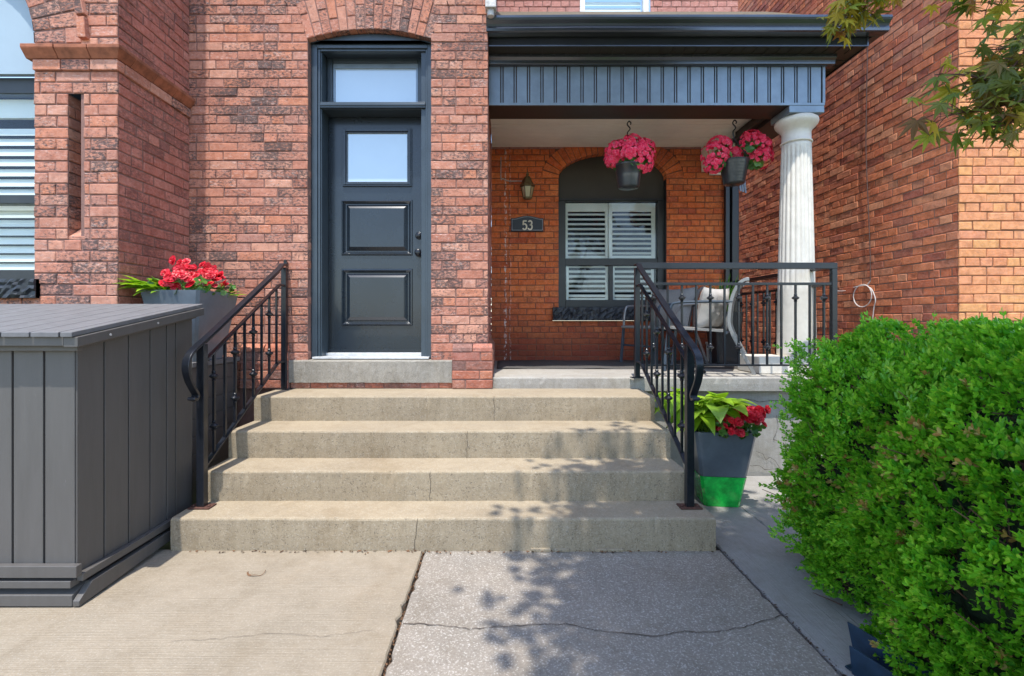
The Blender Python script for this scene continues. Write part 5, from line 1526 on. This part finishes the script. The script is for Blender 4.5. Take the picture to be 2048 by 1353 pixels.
# ================================================================== MAPLE TREE
random.seed(9)
TR = thing('maple_tree', 'maple tree with pointed lobed leaves hanging into the top right corner', 'tree', (2.75, .35, 0))
def maple_leaf(m, p, d, n, size, mi):
    d = d.normalized(); s = d.cross(n)
    if s.length < .05: s = d.cross(Vector((0, 1, .2)))
    s.normalize(); n = s.cross(d)
    angs = [-128, -78, -38, 0, 38, 78, 128]; lens = [.42, .74, .92, 1.0, .92, .74, .42]
    i0 = len(m.v); m.v.append(tuple(p)); k = 0
    ring = []
    for i, (a, l) in enumerate(zip(angs, lens)):
        A = R(a); dr = d*math.cos(A)+s*math.sin(A)
        wv = d*-math.sin(A)+s*math.cos(A); L_ = size*l
        base = p+dr*L_*.42
        dro = n*(-.18*size*l)
        ring.append(base-wv*size*.13*l); ring.append(p+dr*L_+dro); ring.append(base+wv*size*.13*l)
        if i < 6:
            A2 = R((a+angs[i+1])/2); dr2 = d*math.cos(A2)+s*math.sin(A2); ring.append(p+dr2*size*.33)
    m.v += [tuple(r) for r in ring]; N_ = len(ring)
    for i in range(N_-1): m.f.append((i0, i0+1+i, i0+2+i)); m.m.append(mi)
ml = MB(); mb_ = MB()
def limb(pts, r0, r1, n=6, k=5):
    sp = smooth_path(pts, k); rs = [r0+(r1-r0)*i/(len(sp)-1) for i in range(len(sp))]; mb_.tube([tuple(p) for p in sp], rs, n); return sp
def leafy(sp, count, size, mi=0, spread=.08, start=.2, hang=.5):
    for i in range(count):
        t = rnd(start, 1); q = sp[min(len(sp)-1, int(t*(len(sp)-1)))]
        o = Vector((random.gauss(0, 1), random.gauss(0, 1), random.gauss(0, .6)))*spread
        p = q+o; mb_.tube([tuple(q), tuple(q+o*.6+Vector((0, 0, .01))), tuple(p)], .0013, 3, 0, False)
        d = Vector((rnd(-1, 1), rnd(-1, 1), -hang+rnd(-.6, .4)))
        maple_leaf(ml, p, d, Vector((rnd(-.5, .5), rnd(-.9, .2), rnd(.3, 1))), size*rnd(.7, 1.15), mi if random.random() < .8 else 1-mi)
tb = MB(); tsp = smooth_path([(2.75, .35, -.05), (2.72, .36, .8), (2.6, .4, 1.8), (2.45, .45, 2.9), (2.2, .5, 4.0), (2.0, .5, 5.2)], 5)
tb.tube([tuple(p) for p in tsp], [.13-.09*i/(len(tsp)-1) for i in range(len(tsp))], 12); tb.build('trunk', 'bark', TR, smooth=True)
def at(px, py, d): return ((px-1000)*d/F, d, EYE+(645-py)*d/F)
# branches hanging into the view
def hang_cluster(pts, n, size, mi, spread, start=.3):
    sp = limb([at(*p) for p in pts], .006, .0018, 5); leafy(sp, n, size, mi, spread, start)
    return sp
limb([(2.3, .45, 3.3), (2.05, .8, 3.1), at(2150, -250, 1.5), at(2120, -60, 1.5)], .02, .008)
hang_cluster([(2120, -60, 1.5), (2075, 60, 1.5), (2030, 130, 1.5), (1985, 160, 1.52), (1930, 150, 1.55), (1870, 150, 1.58)], 30, 0.069, 0, .045)
hang_cluster([(2120, -40, 1.45), (2090, 100, 1.45), (2050, 190, 1.47), (1990, 215, 1.5), (1930, 225, 1.52), (1890, 232, 1.55)], 41, 0.069, 0, .045)
hang_cluster([(2130, 20, 1.4), (2100, 150, 1.4), (2060, 220, 1.4), (2010, 250, 1.42), (1960, 255, 1.45)], 34, 0.063, 0, .035)
hang_cluster([(2120, -60, 1.6), (2060, 40, 1.6), (2020, 90, 1.6), (1985, 100, 1.6)], 22, 0.063, 0, .05)
hang_cluster([(2120, 0, 1.5), (2080, 80, 1.5), (2050, 130, 1.5), (2040, 210, 1.5)], 26, 0.069, 0, .06)
limb([(2.2, .5, 3.6), (1.9, 1.2, 3.4), at(1760, -160, 2.05), at(1720, -60, 2.05)], .018, .006)
hang_cluster([(1720, -80, 2.05), (1715, -20, 2.05), (1700, 25, 2.05), (1680, 60, 2.05)], 49, 0.071, 1, .05, .2)
hang_cluster([(1760, -60, 2.0), (1740, -20, 2.0), (1720, 10, 2.0), (1745, 30, 2.0)], 34, 0.071, 1, .05, .2)
hang_cluster([(1950, -90, 1.8), (1945, -40, 1.8), (1935, -5, 1.8), (1915, 12, 1.8)], 22, 0.063, 1, .045, .3)
hang_cluster([(2060, -90, 1.7), (2040, -40, 1.7), (2010, -10, 1.7), (1975, 5, 1.7)], 26, 0.063, 0, .05, .3)
hang_cluster([(1830, -60, 1.9), (1800, -25, 1.9), (1780, -8, 1.9)], 15, 0.063, 1, .04, .3)
# main crown above the path; thins towards the left so light dapples the ground
for b in range(74):
    a = rnd(0, 6.283); rr = 1.55*math.sqrt(rnd(.05, 1)); tx, ty, tz = 1.22+rr*math.cos(a), .58+rr*math.sin(a)*.95, rnd(3.9, 5.2)
    s0 = tsp[random.choice(range(14, len(tsp)))]
    sp = limb([tuple(s0), tuple(s0.lerp(Vector((tx, ty, tz)), .5)+Vector((0, 0, .15))), (tx, ty, tz)], .018, .004, 5)
    leafy(sp, 175, .088, 0, .18, .35, .2)
for b in range(20):
    tx, ty, tz = rnd(-.25, .75), rnd(-.15, 1.0), rnd(4.0, 4.7)
    if math.hypot(tx-.05, ty-.5) < .22: continue
    s0 = tsp[random.choice(range(14, len(tsp)))]
    sp = limb([tuple(s0), tuple(s0.lerp(Vector((tx, ty, tz)), .5)+Vector((0, 0, .15))), (tx, ty, tz)], .018, .004, 5)
    leafy(sp, 70, .085, 0, .13, .72, .2)
mb_.build('branches', 'twig', TR); ml.build('crown', ['maple_leaf', 'maple_gold'], TR)
